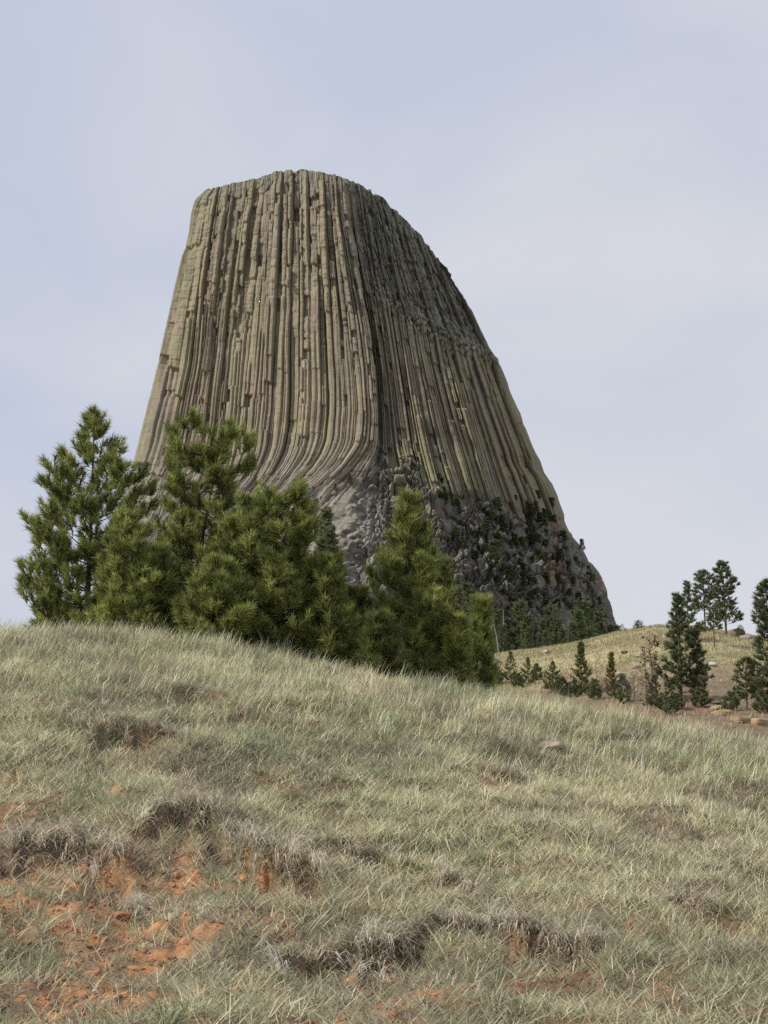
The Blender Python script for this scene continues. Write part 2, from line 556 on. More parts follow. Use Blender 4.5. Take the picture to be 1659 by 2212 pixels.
tag(make_mesh('soil_crumbs', ov, [(np.arange(n)[:, None, None] * 6 + of_[None]).reshape(-1, 3)], M_SOIL, colors=cc), 'loose crumbs of red earth on the bare patches', 'soil', kind='stuff')

# ------------------------------------------------------------------ far ground
gx = np.linspace(-9000, 9000, 61)
gy = np.linspace(-3000, 15000, 61)
GX, GY = np.meshgrid(gx, gy)
GZ = -22 + 0 * GX
c = np.broadcast_to(np.array([0.17, 0.16, 0.085]), GX.shape + (3,))
tag(make_mesh('ground', np.stack([GX, GY, GZ], -1), [grid_quads(61, 61)[:, ::-1]], M_PLAIN, colors=c), kind='structure')

# the ridge on the right
RU = np.array([700, 850, 950, 1000, 1030, 1060, 1100, 1150, 1250, 1330, 1420, 1500, 1560, 1659, 1900, 2300, 2800.])
RV = np.array([1560, 1530, 1490, 1455, 1428, 1418, 1410, 1404, 1388, 1368, 1352, 1355, 1364, 1380, 1400, 1440, 1500.])
RAZ, REL = azel(RU, RV)
R0, R1 = 78.0, 185.0
E0 = azel(829.5, 1625)[1]
def ridge_z(az, y):
    ec = np.interp(az, RAZ, REL)
    t = np.clip((y - R0) / (R1 - R0), 0, 1)
    e = E0 + (ec - E0) * (1 - (1 - t) ** 2.1)
    dy = np.maximum(y - R1, 0)
    e = e - 0.0000045 * dy ** 2 - 0.00012 * dy
    x = az * y
    k = sstep(60, 95, y) * (1 - 0.85 * sstep(135, 185, y))
    z = EYE + y * e + k * (1.1 * fbm(x * 0.045, y * 0.06, 91, 4) + 0.5 * fbm(x * 0.2, y * 0.25, 92, 3))
    return np.where(y < R0, EYE + R0 * E0 - (R0 - y) * 0.5, z)

def ridge_hit(U, V):
    az, el = azel(U, V)
    yy = np.linspace(70, 200, 2000)
    z = ridge_z(np.full_like(yy, az), yy)
    hit = z >= EYE + yy * el
    y = yy[hit.argmax()] if hit.any() else R1
    return np.array([az * y, y, float(ridge_z(np.array([az]), np.array([y]))[0])])

azs = np.linspace(-0.06, 0.62, 420)
ys = np.concatenate([np.linspace(45, 78, 20), np.linspace(79, 190, 240), np.linspace(192, 520, 50)])
AZ, YY = np.meshgrid(azs, ys)
ZZ = ridge_z(AZ, YY)
XX = AZ * YY
ZZ = np.maximum(ZZ, -24)
up = sstep(105, 140, YY + 14 * fbm(XX * 0.05, YY * 0.05, 93, 3))
c = np.broadcast_to(np.array([0.205, 0.150, 0.105]), XX.shape + (3,)).copy()
c = mixc(c, [0.36, 0.315, 0.185], up)
c = mixc(c, [0.20, 0.19, 0.09], up * sstep(0.0, 0.5, fbm(XX * 0.11, YY * 0.15, 94, 4)))
c = mixc(c, [0.27, 0.19, 0.125], sstep(0.0, 0.4, fbm(XX * 0.07, YY * 0.12, 95, 4)) * 0.8 * (1 - sstep(150, 178, YY)))
c = mixc(c, [0.22, 0.13, 0.09], (1 - up) * sstep(0.15, 0.5, fbm(XX * 0.2, YY * 0.2, 96, 3)))
tag(make_mesh('ridge', np.stack([XX, YY, ZZ], -1), [grid_quads(len(ys), len(azs))[:, ::-1]], M_FAR, colors=c, smooth=True), kind='structure')

n = 60000
y = np.sqrt(rng.uniform(80 ** 2, 186 ** 2, n))
a = rng.uniform(0.03, 0.34, n)
x = a * y
keep = rng.uniform(0, 1, n) < 0.35 + 0.65 * sstep(110, 140, y)
a, y, x = a[keep], y[keep], x[keep]
n = len(a)
col = np.where(rng.uniform(0, 1, (n, 1)) < 0.6, np.array([[0.42, 0.37, 0.22]]), np.array([[0.25, 0.24, 0.13]])) * rng.uniform(0.7, 1.2, (n, 1))
blades('ridge_grass', np.stack([x, y, ridge_z(a, y) - 0.02], -1), rng.normal(0, 1.5, n), rng.uniform(0.15, 0.45, n), rng.uniform(0.2, 1.0, n), rng.uniform(0.04, 0.10, n), col, M_BLADE)
tag(SC.objects['ridge_grass'], 'short tan grass covering the ridge beyond the near slope', 'grass', kind='stuff')

# the broad hill that carries the rock tower
azs = np.linspace(-0.55, 0.55, 160)
ys = np.concatenate([np.linspace(230, 300, 12), np.linspace(310, 1150, 80), np.linspace(1200, 2600, 20)])
AZ, YY = np.meshgrid(azs, ys)
def mound_z(az, y):
    e = np.interp(az, *azel([-700, -200, 150, 300, 1200, 1400, 1800, 2600], [1760, 1640, 1500, 1436, 1430, 1440, 1520, 1700]))
    e0 = azel(829.5, 1700)[1]
    k = sstep(180, 420, y)
    e = e0 + (e - e0) * k
    e = e - 0.16 * sstep(1000, 2600, y)
    x = az * y
    return EYE + y * e + 4 * fbm(x * 0.012, y * 0.012, 101, 4) * k
ZZ = np.maximum(mound_z(AZ, YY), -30)
c = np.broadcast_to(np.array([0.16, 0.155, 0.085]), AZ.shape + (3,))
tag(make_mesh('hill', np.stack([AZ * YY, YY, ZZ], -1), [grid_quads(len(ys), len(azs))[:, ::-1]], M_PLAIN, colors=c, smooth=True), kind='structure')

# ------------------------------------------------------------------ the rock tower
D = 800.0
VB = 1470.0
GUIDES = [  # s, [(V, U) down one column line]
    (0.00, [(409, 443), (430, 421), (460, 412), (500, 408), (535, 400), (548, 391), (600, 379), (700, 357), (800, 335), (850, 323), (900, 311), (950, 298), (1000, 285), (1050, 272), (1150, 246), (1250, 214), (1350, 180), (1470, 140)]),
    (0.085, [(400, 485), (500, 472), (650, 455), (800, 440), (900, 424), (980, 408), (1050, 380), (1150, 335), (1250, 285), (1350, 235), (1470, 180)]),
    (0.19, [(384, 556), (500, 540), (650, 522), (800, 508), (900, 498), (980, 488), (1050, 462), (1110, 425), (1150, 395), (1250, 335), (1350, 280), (1470, 220)]),
    (0.31, [(369, 622), (500, 620), (650, 616), (800, 611), (900, 606), (970, 598), (1020, 578), (1060, 548), (1110, 500), (1200, 430), (1300, 370), (1470, 290)]),
    (0.43, [(372, 705), (500, 712), (600, 720), (700, 728), (800, 734), (880, 737), (950, 732), (990, 714), (1030, 680), (1070, 640), (1130, 585), (1230, 505), (1350, 440), (1470, 370)]),
    (0.52, [(384, 741), (470, 748), (600, 772), (700, 793), (800, 806), (900, 813), (965, 810), (1010, 785), (1060, 745), (1110, 712), (1170, 680), (1270, 630), (1470, 560)]),
    (0.545, [(388, 753), (470, 760), (600, 782), (700, 802), (800, 816), (900, 823), (970, 824), (1050, 818), (1150, 800), (1250, 770), (1470, 700)]),
    (0.70, [(421, 815), (500, 836), (600, 858), (700, 882), (800, 900), (900, 920), (1000, 945), (1100, 972), (1200, 990), (1300, 1000), (1470, 1005)]),
    (0.85, [(505, 904), (600, 938), (700, 974), (800, 1006), (900, 1037), (1000, 1066), (1100, 1100), (1200, 1135), (1300, 1160), (1470, 1185)]),
    (1.00, [(580, 954), (592, 961), (620, 985), (640, 999), (670, 1020), (710, 1039), (755, 1060), (800, 1085), (850, 1105), (900, 1126), (960, 1150), (1000, 1167), (1020, 1171), (1040, 1190), (1075, 1206), (1110, 1220), (1130, 1222), (1165, 1241), (1185, 1256), (1225, 1284), (1245, 1299), (1270, 1306), (1300, 1320), (1340, 1326), (1360, 1336), (1470, 1360)]),
]
RIM_U = np.array([443, 470, 520, 560, 590, 620, 660, 690, 720, 760, 800, 830, 870, 900, 930, 954.])
RIM_V = np.array([409, 403, 392, 383, 374, 368, 366, 369, 378, 391, 412, 432, 468, 500, 540, 580.])
NS, NTT = 2300, 760
s = np.linspace(0, 1, NS)
t = np.linspace(0, 1, NTT)
GS = np.array([g[0] for g in GUIDES])
GU = np.zeros((len(GUIDES), NTT))
GV = np.zeros((len(GUIDES), NTT))
def smooth1(a, k):
    ker = np.hanning(k + 2)[1:-1]
    ker /= ker.sum()
    return np.convolve(np.pad(a, k // 2, mode='reflect', reflect_type='odd'), ker, 'valid')[:len(a)]
for i, (gs, pl) in enumerate(GUIDES):
    pl = np.array(pl, float)
    v = pl[0, 0] + (VB - pl[0, 0]) * t
    u = np.interp(v, pl[:, 0], pl[:, 1])
    if 0 < i < len(GUIDES) - 1:
        u = smooth1(u, 41)
    else:
        u = smooth1(u, 9)
    GU[i], GV[i] = u, v
def pchip(xk, yk, xq):
    """monotone cubic across guides; yk K x T -> T x Q"""
    h = np.diff(xk)[:, None]
    d = np.diff(yk, axis=0) / h
    m = np.zeros_like(yk)
    w1 = 2 * h[1:] + h[:-1]
    w2 = h[1:] + 2 * h[:-1]
    ok = d[:-1] * d[1:] > 0
    with np.errstate(divide='ignore', invalid='ignore'):
        mm = (w1 + w2) / (w1 / d[:-1] + w2 / d[1:])
    m[1:-1] = np.where(ok, mm, 0)
    m[0], m[-1] = d[0], d[-1]
    k = np.clip(np.searchsorted(xk, xq, 'right') - 1, 0, len(xk) - 2)
    hh = (xk[k + 1] - xk[k])[:, None]
    q = ((xq - xk[k])[:, None]) / hh
    r = ((1 + 2 * q) * (1 - q) ** 2 * yk[k] + q * (1 - q) ** 2 * hh * m[k] + q * q * (3 - 2 * q) * yk[k + 1] + q * q * (q - 1) * hh * m[k + 1])
    return r.T
UU = pchip(GS, GU, s)
# tops follow the rim exactly
top_u = UU[0]
top_v = np.interp(top_u, RIM_U, RIM_V)
VV = top_v[None] + (VB - top_v[None]) * t[:, None]
# depth: a rounded plan, with the right-hand wall set back behind the edge of the left-hand wall
Lf, Rt = UU[:, :1], UU[:, -1:]
q = (UU - Lf) / (Rt - Lf) * 2 - 1
half = (Rt - Lf) / 2 * D / F
qc = np.take_along_axis(q, np.full((NTT, 1), int(0.535 * NS)), 1)
exr = lerp(1.15, 2.0, sstep(640, 900, VV))
qr = np.clip((q - qc) / (1 - qc), 0, 1)
bulge = (1 - qr ** exr) ** (1 / exr)
bulge = np.where(q < qc, 1 - 0.62 * np.abs(np.minimum(q - qc, 0) / (1 + qc)) ** 1.35, bulge)
edge = sstep(0.527, 0.541, s)[None] * np.exp(-np.maximum(s - 0.535, 0) / 0.13)[None]
lowfade = 1 - sstep(940, 1080, VV)
Yd = D - half * bulge * 0.92 + 13.0 * edge * lowfade * sstep(390, 520, VV)
# talus spreads forward
Yd = Yd - 26 * sstep(1000, 1400, VV) * bulge
P0 = unproj(UU, VV, Yd)
# normals of the base surface
ds = np.gradient(P0, axis=1)
dt = np.gradient(P0, axis=0)
nrm = np.cross(dt, ds)
nrm /= np.linalg.norm(nrm, axis=-1, keepdims=True) + 1e-9
nrm = np.where((nrm[..., 1:2] > 0), -nrm, nrm)

tr_ = np.random.default_rng(5)
NCOL = 72
wd = tr_.uniform(0.5, 1.5, NCOL)
dens = np.interp((np.arange(NCOL) + 0.5) / NCOL, [0, 0.3, 0.5, 0.56, 1], [1.05, 1.05, 0.9, 0.9, 1.0])
wd *= dens
cb = np.concatenate([[0], np.cumsum(wd) / wd.sum()])
S2 = np.broadcast_to(s[None], UU.shape)
sw = np.clip(S2 + 0.0022 * fbm(S2 * 40, VV * 0.008, 201, 2), 0, 0.99999)
ki = np.clip(np.searchsorted(cb, sw, 'right') - 1, 0, NCOL - 1)
fr = (sw - cb[ki]) / (cb[ki + 1] - cb[ki])
# talus and broken zones
TB = np.array([(200, 1290), (420, 1250), (600, 1215), (690, 1160), (740, 1090), (775, 1020), (815, 962), (870, 985), (960, 1045), (1050, 1082), (1150, 1112), (1225, 1128), (1400, 1135)], float)
vb = np.interp(UU, TB[:, 0], TB[:, 1]) + 40 * fbm(UU * 0.02, VV * 0.02, 211, 3) + lerp(26, 70, sstep(860, 780, UU)) * (hash2(ki, ki * 0, 5) - 0.5)
tal = sstep(-16 - 40 * sstep(860, 780, UU), 34 + 90 * sstep(860, 780, UU), VV - vb)
LG = np.array([(735, 380), (745, 480), (790, 596), (850, 645), (940, 695), (1050, 752), (1200, 790)], float)
vl = np.interp(UU, LG[:, 0], LG[:, 1])
brk = sstep(748, 800, UU) * (1 - sstep(-12, 40, VV - vl - 26 * fbm(UU * 0.03, VV * 0.03, 212, 3) - 50 * (hash2(ki, ki * 0, 6) - 0.4)))
ledge = np.exp(-((VV - vl - 22) / 26) ** 2) * sstep(780, 830, UU)
rimb = 1 - sstep(12, 44, VV - top_v[None] + 18 * fbm(UU * 0.04, VV * 0.03, 213, 2))
upper = 1 - sstep(560, 800, VV + 60 * fbm(UU * 0.012, VV * 0.004, 214, 2))

# column relief (metres, positive = out): flat faced prisms with narrow clefts between them
sk = tr_.uniform(-0.25, 0.25, NCOL)
ff = np.clip(fr + sk[ki] * fr * (1 - fr) * 2, 0, 1)
lw = tr_.uniform(0.10, 0.32, NCOL)[ki]
rw = tr_.uniform(0.08, 0.26, NCOL)[ki]
ridge_p = np.minimum(np.clip(ff / lw, 0, 1) ** 0.8, np.clip((1 - ff) / rw, 0, 1) ** 0.7)
bd = tr_.uniform(0.35, 1.0, NCOL + 1) + (tr_.uniform(0, 1, NCOL + 1) < 0.3) * 0.9
groove = np.where(ff < 0.5, bd[ki], bd[ki + 1]) * (0.45 + 1.0 * vnoise(np.where(ff < 0.5, ki, ki + 1) * 1.0, VV * 0.006, 221))
closed = (tr_.uniform(0, 1, NCOL + 1) < 0.35)[np.where(ff < 0.5, ki, ki + 1)] * (1 - sstep(500, 760, VV + 90 * (hash2(np.where(ff < 0.5, ki, ki + 1), ki * 0, 44) - 0.5)))
rel = 3.2 * groove * (1 - 0.75 * closed) * (ridge_p - 1)
# lower down most columns split lengthwise
sp = tr_.uniform(0.35, 0.65, NCOL)
spv = tr_.uniform(640, 820, NCOL)
spa = np.where(tr_.uniform(0, 1, NCOL) < 0.75, tr_.uniform(0.7, 1.6, NCOL), 0.0)
half_p = np.where(fr < sp[ki], fr / sp[ki], (1 - fr) / (1 - sp[ki]))
rel = rel - (spa[ki] * np.exp(-((fr - sp[ki]) / 0.11) ** 2) + 0.5 * spa[ki] * (fr > sp[ki])) * sstep(-15, 15, VV - spv[ki])
# each column stands a little in or out, in clusters of neighbours
oc = tr_.normal(0, 0.60, NCOL) + 1.0 * np.convolve(tr_.normal(0, 1, NCOL), [0.25, 0.5, 0.25], 'same') * 1.2
rel = rel + np.clip(oc[ki], -2.6, 2.2)
# broken columns: stout above, set back below the break
for k in range(NCOL):
    m = ki == k
    if not m.any():
        continue
    c0, c1 = np.where(m.any(0))[0][[0, -1]]
    sl_ = np.s_[:, c0:c1 + 1]
    nb = tr_.choice([1, 2, 2, 3])
    for j in range(nb):
        vbk = tr_.uniform(470, 800) if tr_.uniform() < 0.85 else tr_.uniform(800, 900)
        d = tr_.uniform(0.4, 1.5) + (1.8 if tr_.uniform() < 0.25 else 0)
        sg = 1 if tr_.uniform() < 0.8 else -1
        step = 1 - sstep(-1.5, 1.5, VV[sl_] - vbk - 5 * (fr[sl_] - 0.5))
        rel[sl_] += np.where(m[sl_], sg * d * step * np.clip((VV[sl_] - 380) / 150, 0.35, 1), 0)
    # low stubs leaning on the flared foot
    if tr_.uniform() < 0.25:
        vbk = tr_.uniform(830, 960)
        d = tr_.uniform(0.8, 2.0)
        rel[sl_] += np.where(m[sl_], d * sstep(-1.5, 1.5, VV[sl_] - vbk), 0)
# the columns lean out as slabs where the wall flares
flare = sstep(930, 1080, VV) * (1 - sstep(0.50, 0.56, S2))
tri = np.abs(((fr * 3 + 0.3 * vnoise(VV * 0.02, ki * 1.0, 47)) % 1.0) - 0.5)
rel = rel * (1 - 0.72 * flare) + flare * 1.5 * tri * (0.3 + vnoise(VV * 0.015, np.floor(fr * 3) + ki * 3.0, 48))
# finer flutes
fn = np.sin(2 * np.pi * (fr * 2 + 0.35 * vnoise(ki * 3.1, VV * 0.01, 225)))
rel = rel + 0.18 * fn * (0.4 + 0.6 * vnoise(ki * 1.7, VV * 0.008, 226))
# cross joints
jp = hash2(ki, ki * 0, 31) * 30
js = 11 + 16 * hash2(ki, ki * 0, 32)
jv = (VV + jp + 5 * vnoise(VV * 0.05, ki * 1.0, 33)) / js
jid = np.floor(jv)
jf = jv - jid
joint = np.exp(-((jf - 0.5) / 0.10) ** 2) * (hash2(ki, jid, 34) > 0.35)
jamp = 0.25 + 0.50 * upper
chip = (hash2(ki, jid, 36) < 0.07 + 0.10 * upper) * (0.8 + 1.6 * hash2(ki, jid, 37))
lseg = np.floor((VV + 300 * hash2(ki, ki * 0, 38)) / (60 + 120 * hash2(ki, ki * 0, 39)))
rel = rel - chip + (hash2(ki, lseg, 40) - 0.5) * 0.9 + flare * ((hash2(ki, jid, 45) - 0.5) * 1.8 + 1.2 * fbm(UU * 0.06, VV * 0.04, 46, 3))
rel = rel - 0.55 * jamp * joint + (hash2(ki, jid, 35) - 0.5) * 1.0 * jamp * upper
# rough skin
rel = rel + 0.45 * fbm(UU * 0.12, VV * 0.06, 231, 4) * (0.4 + 0.9 * upper) + 1.1 * fbm(UU * 0.02, VV * 0.012, 232, 3)
# broken upper right wall, rim and the light ledge of rubble
r1, r2, ed, gx_, gy_ = voronoi(S2 * 66 + 0.4 * fbm(UU * .05, VV * .05, 240, 2), VV / 34.0 + 0.5 * fbm(UU * .04, VV * .04, 242, 2), 241)
blk = (r1 - 0.5) * 3.4 + (r2 - 0.5) * 3.0 * gx_ - 1.3 * np.exp(-(ed / 0.10) ** 2) + 1.0 * gy_
r1b, r2b, edb, gxb, gyb = voronoi(UU / 8.0, VV / 8.5, 245)
blk2 = (r1b - 0.5) * 1.8 + 1.2 * (r2b - 0.5) * gxb - 0.6 * np.exp(-(edb / 0.12) ** 2)
kb = np.clip(np.maximum(brk * 0.8, np.maximum(rimb * 0.75, ledge)), 0, 1)
rel = rel * (1 - 0.40 * kb) + kb * (blk * (0.55 + 0.3 * brk) + blk2 * 0.6) + ledge * 3.0 * (0.5 + r1b)
# talus: heaped blocks, long slabs where the columns fell
an = sstep(880, 760, UU)
wx = 0.35 * fbm(UU * 0.03, VV * 0.03, 258, 3)
wy = 0.35 * fbm(UU * 0.03 + 9, VV * 0.03, 259, 3)
def talus_blocks(su, sv, seed, a):
    q_ = voronoi(UU / su - VV * 0.16 / su * (1 - an) + wx, VV / sv + wy, seed)
    l_ = voronoi(S2 * 1050 / (su * 0.5) + wx, VV / (sv * 1.35) + wy, seed + 7)
    out_ = []
    for m_, n_ in zip(q_, l_):
        out_.append(np.where(an > 0.5, n_, m_))
    return out_
q1, q2, qe, qgx, qgy = talus_blocks(13.0, 16.0, 251, 1)
p1, p2, pe, pgx, pgy = talus_blocks(6.5, 8.0, 261, 1)
o1, o2, oe, ogx, ogy = talus_blocks(36.0, 44.0, 271, 1)
tb = (q1 - 0.5) * 3.2 + (q2 - 0.5) * 3.6 * qgx - 2.0 * qgy - 1.6 * np.exp(-(qe / 0.12) ** 2)
tb2 = (p1 - 0.5) * 2.2 + (p2 - 0.5) * 2.0 * pgx - 1.0 * pgy - 0.9 * np.exp(-(pe / 0.14) ** 2)
tb3 = (o1 - 0.5) * 4.0 + (o2 - 0.5) * 4.0 * ogx - 1.5 * np.exp(-(oe / 0.08) ** 2)
tbb = (tb * (0.25 + 0.9 * (o2 > 0.4)) + tb2 * (0.3 + 0.8 * (o1 > 0.5)) + 1.25 * tb3) * lerp(1.0, 0.85, an) + an * (2.2 * (p1 - 0.5) + 1.6 * (p2 - 0.5) * pgx - 1.0 * np.exp(-(pe / 0.16) ** 2)) + 5.0 * fbm(UU * 0.013, VV * 0.013, 256, 3)
rel = rel * (1 - tal) + tal * tbb
rel = rel * lerp(0.6, 1.0, sstep(0, 30, VV - top_v[None]))
sil = np.minimum(sstep(0, 0.012, S2), 1 - sstep(0.988, 1, S2))
amp = np.where(np.minimum(S2, 1 - S2) < 0.012, 0.35 + 0.65 * sil, 1.0)
rel = np.pad(rel, ((0, 0), (2, 2)), 'edge')
rel = rel[:, :-4] * 0.06 + rel[:, 1:-3] * 0.24 + rel[:, 2:-2] * 0.40 + rel[:, 3:-1] * 0.24 + rel[:, 4:] * 0.06
dirn = nrm * 0.35 + np.array([-0.05, -0.65, 0.0])
dirn /= np.linalg.norm(dirn, axis=-1, keepdims=True)
P = P0 + dirn * (rel * amp)[..., None]

# rock colours: grey tan phonolite, green-yellow lichen, brown fresh faces, pale flared foot
def tint(c_):
    return np.broadcast_to(np.array(c_), UU.shape + (3,)).copy()
ck = hash2(ki, ki * 0, 61)
ck2 = hash2(ki, ki * 0, 62)
C = tint([0.285, 0.240, 0.168])
C = mixc(C, [0.315, 0.275, 0.190], ck * 0.8)
C = mixc(C, [0.215, 0.175, 0.135], sstep(0.62, 0.95, ck2 + 0.25 * fbm(VV * 0.010, ki * 1.0, 65, 2)) * 0.75)
C = mixc(C, [0.34, 0.285, 0.185], sstep(0.1, 0.6, fbm(UU * 0.03, VV * 0.008, 66, 3)) * 0.6)
lich = sstep(-0.15, 0.5, fbm(UU * 0.02, VV * 0.012, 67, 4) + 0.25 * upper + 0.30 * sstep(0.55, 0.7, S2))
C = mixc(C, [0.262, 0.255, 0.135], lich * (0.30 + 0.35 * sstep(0.53, 0.60, S2)))
C = mixc(C, [0.27, 0.19, 0.125], sstep(0.15, 0.5, fbm(UU * 0.03, VV * 0.010, 68, 3)) * sstep(0.78, 0.9, S2) * 0.55)
C = mixc(C, [0.17, 0.165, 0.14], brk * 0.70)
C = mixc(C, [0.20, 0.20, 0.14], rimb * 0.6)
C = mixc(C, [0.33, 0.31, 0.23], ledge * r1b * 0.7)
C = mixc(C, [0.325, 0.305, 0.26], flare * 0.8)
wst = sstep(0.05, 0.45, fbm(S2 * 45, VV * 0.0045, 72, 3)) * (1 - tal)
C = mixc(C, [0.165, 0.150, 0.130], wst * 0.5)
stain = sstep(0.2, 0.6, fbm(UU * 0.07, VV * 0.012, 69, 3))
C = mixc(C, [0.16, 0.145, 0.12], stain * 0.35)
CT = tint([0.165, 0.155, 0.128])
CT = mixc(CT, [0.235, 0.225, 0.195], an * 0.85)
CT = mixc(CT, [0.33, 0.315, 0.27], an * sstep(0.55, 1.0, p2) * 0.7)
CT = mixc(CT, [0.15, 0.145, 0.125], an * sstep(0.3, 0.0, p2) * 0.7)
CT = mixc(CT, [0.26, 0.245, 0.19], sstep(0.6, 0.98, q1) * 0.7)
CT = mixc(CT, [0.125, 0.115, 0.10], sstep(0.45, 0.05, q1) * 0.7)
CT = mixc(CT, [0.34, 0.32, 0.24], sstep(0.7, 1.0, p1) * 0.6 * sstep(1080, 1200, UU))
CT = mixc(CT, [0.25, 0.165, 0.11], sstep(0.25, 0.5, fbm(UU * 0.02, VV * 0.02, 70, 3)) * 0.5 * (1 - an))
C = C + (CT - C) * tal[..., None]
C = mixc(C, [0.30, 0.27, 0.22], 0.5 * (hash2(ki, jid, 41) < 0.08) * (1 - tal))
C = mixc(C, [0.20, 0.165, 0.125], 0.5 * (hash2(ki, lseg, 42) < 0.22) * (1 - tal))
C = mixc(C, [0.33, 0.26, 0.21], 0.4 * sstep(0.2, 0.5, fbm(UU * 0.05, VV * 0.006, 71, 3)) * (S2 < 0.53) * (1 - tal))
C = C * np.array([0.945, 0.950, 0.965])

tower = empty('rock_tower', (0, D, float(P[-1, :, 2].min())))
tower_loc = np.array(tower.location)
fq = grid_quads(NTT, NS)
fm = tal.ravel()[fq].mean(1) > 0.5
def compact(faces):
    used = np.unique(faces)
    remap = np.zeros(P.shape[0] * P.shape[1], np.int64)
    remap[used] = np.arange(len(used))
    return used, remap[faces]
PW = P.reshape(-1, 3) - tower_loc
CW = C.reshape(-1, 3)
used, fc = compact(fq[~fm])
# far side and summit, coarser, closing the body
bs = np.linspace(0, NS - 1, 90).astype(int)
bt = np.linspace(0, NTT - 1, 70).astype(int)
back = P[np.ix_(bt, bs)].copy()
back[..., 1] = D + (D - Yd[np.ix_(bt, bs)]) * 0.95 + 6
back[..., 0] += 2.5 * fbm(np.arange(90)[None] * 0.4, np.arange(70)[:, None] * 0.3, 271, 3)
sx_ = (back[..., 1] - P[np.ix_(bt, bs)][..., 1])
nb0 = len(used)
caps = np.linspace(0, 1, 26)[:, None, None]
cap = P[0, bs][None] * (1 - caps) + back[0][None] * caps
cap[1:-1, :, 2] += (3.0 * np.sin(np.linspace(0, np.pi, 26))[1:-1, None] * 0.4 - 0.8) + 0.8 * fbm(np.arange(90)[None] * 0.5, np.arange(24)[:, None] * 0.5, 272, 3)
sides = []
for c_ in (0, -1):
    f_ = np.linspace(0, 1, 14)[None, :, None]
    sd = P[bt, c_][:, None] * (1 - f_) + back[:, c_][:, None] * f_
    sd[:, 1:-1, 0] += 1.2 * fbm(np.arange(12)[None] * 0.8, np.arange(70)[:, None] * 0.25, 273 + c_, 3)
    sides.append(sd)
vv = np.concatenate([PW[used]] + [(b_.reshape(-1, 3) - tower_loc) for b_ in [back, cap] + sides])
bc = np.broadcast_to(np.array([0.24, 0.22, 0.15]), (back.size // 3 + cap.size // 3 + 2 * 70 * 14, 3))
ns0 = nb0 + 70 * 90 + 26 * 90
wall = make_mesh('columns', vv, [fc, grid_quads(70, 90, nb0)[:, ::-1], grid_quads(26, 90, nb0 + 70 * 90), grid_quads(70, 14, ns0)[:, ::-1], grid_quads(70, 14, ns0 + 70 * 14)], M_ROCK, tower, np.concatenate([CW[used], bc]))
used, fc = compact(fq[fm])
make_mesh('talus_apron', PW[used], [fc], M_TALUS, tower, CW[used])
tag(tower, 'huge flat topped grey rock tower ribbed with vertical columns, standing beyond the pines', 'rock tower')

from_tower_u, from_tower_v = UU, VV
def tower_at(U, V):
    j = np.argmin((UU - U) ** 2 + (VV - V) ** 2)
    return P.reshape(-1, 3)[j]

# ------------------------------------------------------------------ trees
def tube(path, rad, nseg=7):
    path = np.asarray(path, float)
    rad = np.asarray(rad, float)
    n = len(path)
    tg = np.gradient(path, axis=0)
    tg /= np.linalg.norm(tg, axis=1, keepdims=True) + 1e-9
    ref = np.where(np.abs(tg[:, 2:3]) > 0.9, np.array([[1.0, 0, 0]]), np.array([[0, 0, 1.0]]))
    u = np.cross(tg, ref)
    u /= np.linalg.norm(u, axis=1, keepdims=True) + 1e-9
    v = np.cross(tg, u)
    a = np.linspace(0, 2 * np.pi, nseg, endpoint=False)
    ring = u[:, None] * np.cos(a)[None, :, None] + v[:, None] * np.sin(a)[None, :, None]
    V_ = path[:, None] + ring * rad[:, None, None]
    i = np.arange(n * nseg).reshape(n, nseg)
    j = np.roll(i, -1, 1)
    q = np.stack([i[:-1], j[:-1], j[1:], i[1:]], -1).reshape(-1, 4)
    return V_.reshape(-1, 3), q

class Wood:
    def __init__(self):
        self.v, self.q, self.n = [], [], 0
    def add(self, path, rad, nseg=6):
        v, q = tube(path, rad, nseg)
        self.v.append(v)
        self.q.append(q + self.n)
        self.n += len(v)

def needles(pos, axis, size, ncnt, width, rngx, col_lo, col_hi, spread=(0.15, 1.05), tone=None):
    """tufts of needles: each a narrow triangle, splayed round the shoot"""
    m = len(pos)
    idx = np.repeat(np.arange(m), ncnt)
    n = len(idx)
    ax = axis / (np.linalg.norm(axis, axis=1, keepdims=True) + 1e-9)
    ref = np.where(np.abs(ax[:, 2:3]) > 0.9, np.array([[1.0, 0, 0]]), np.array([[0, 0, 1.0]]))
    u = np.cross(ax, ref)
    u /= np.linalg.norm(u, axis=1, keepdims=True) + 1e-9
    v = np.cross(ax, u)
    al = rngx.uniform(spread[0], spread[1], n)
    ph = rngx.uniform(0, 2 * np.pi, n)
    sa, ca = np.sin(al), np.cos(al)
    d = ax[idx] * ca[:, None] + (u[idx] * np.cos(ph)[:, None] + v[idx] * np.sin(ph)[:, None]) * sa[:, None]
    s_ = size[idx]
    b = pos[idx] + ax[idx] * (rngx.uniform(-0.7, 0.25, n) * s_)[:, None]
    ln_ = s_ * rngx.uniform(0.7, 1.1, n)
    rv = rngx.normal(0, 1, (n, 3))
    side = np.cross(d, rv)
    side /= np.linalg.norm(side, axis=1, keepdims=True) + 1e-9
    wv = side * (width * s_ * rngx.uniform(0.7, 1.3, n))[:, None]
    V_ = np.stack([b - wv, b + wv, b + d * ln_[:, None]], 1)
    tt = rngx.uniform(0, 1, m) if tone is None else tone
    k = np.clip(tt[idx] * 0.85 + rngx.uniform(-0.1, 0.3, n), 0, 1) ** 1.15
    c_ = col_lo + (col_hi - col_lo) * k[:, None]
    c_ = np.repeat(c_[:, None], 3, 1)
    return V_.reshape(-1, 3), np.arange(n * 3).reshape(n, 3), c_.reshape(-1, 3)

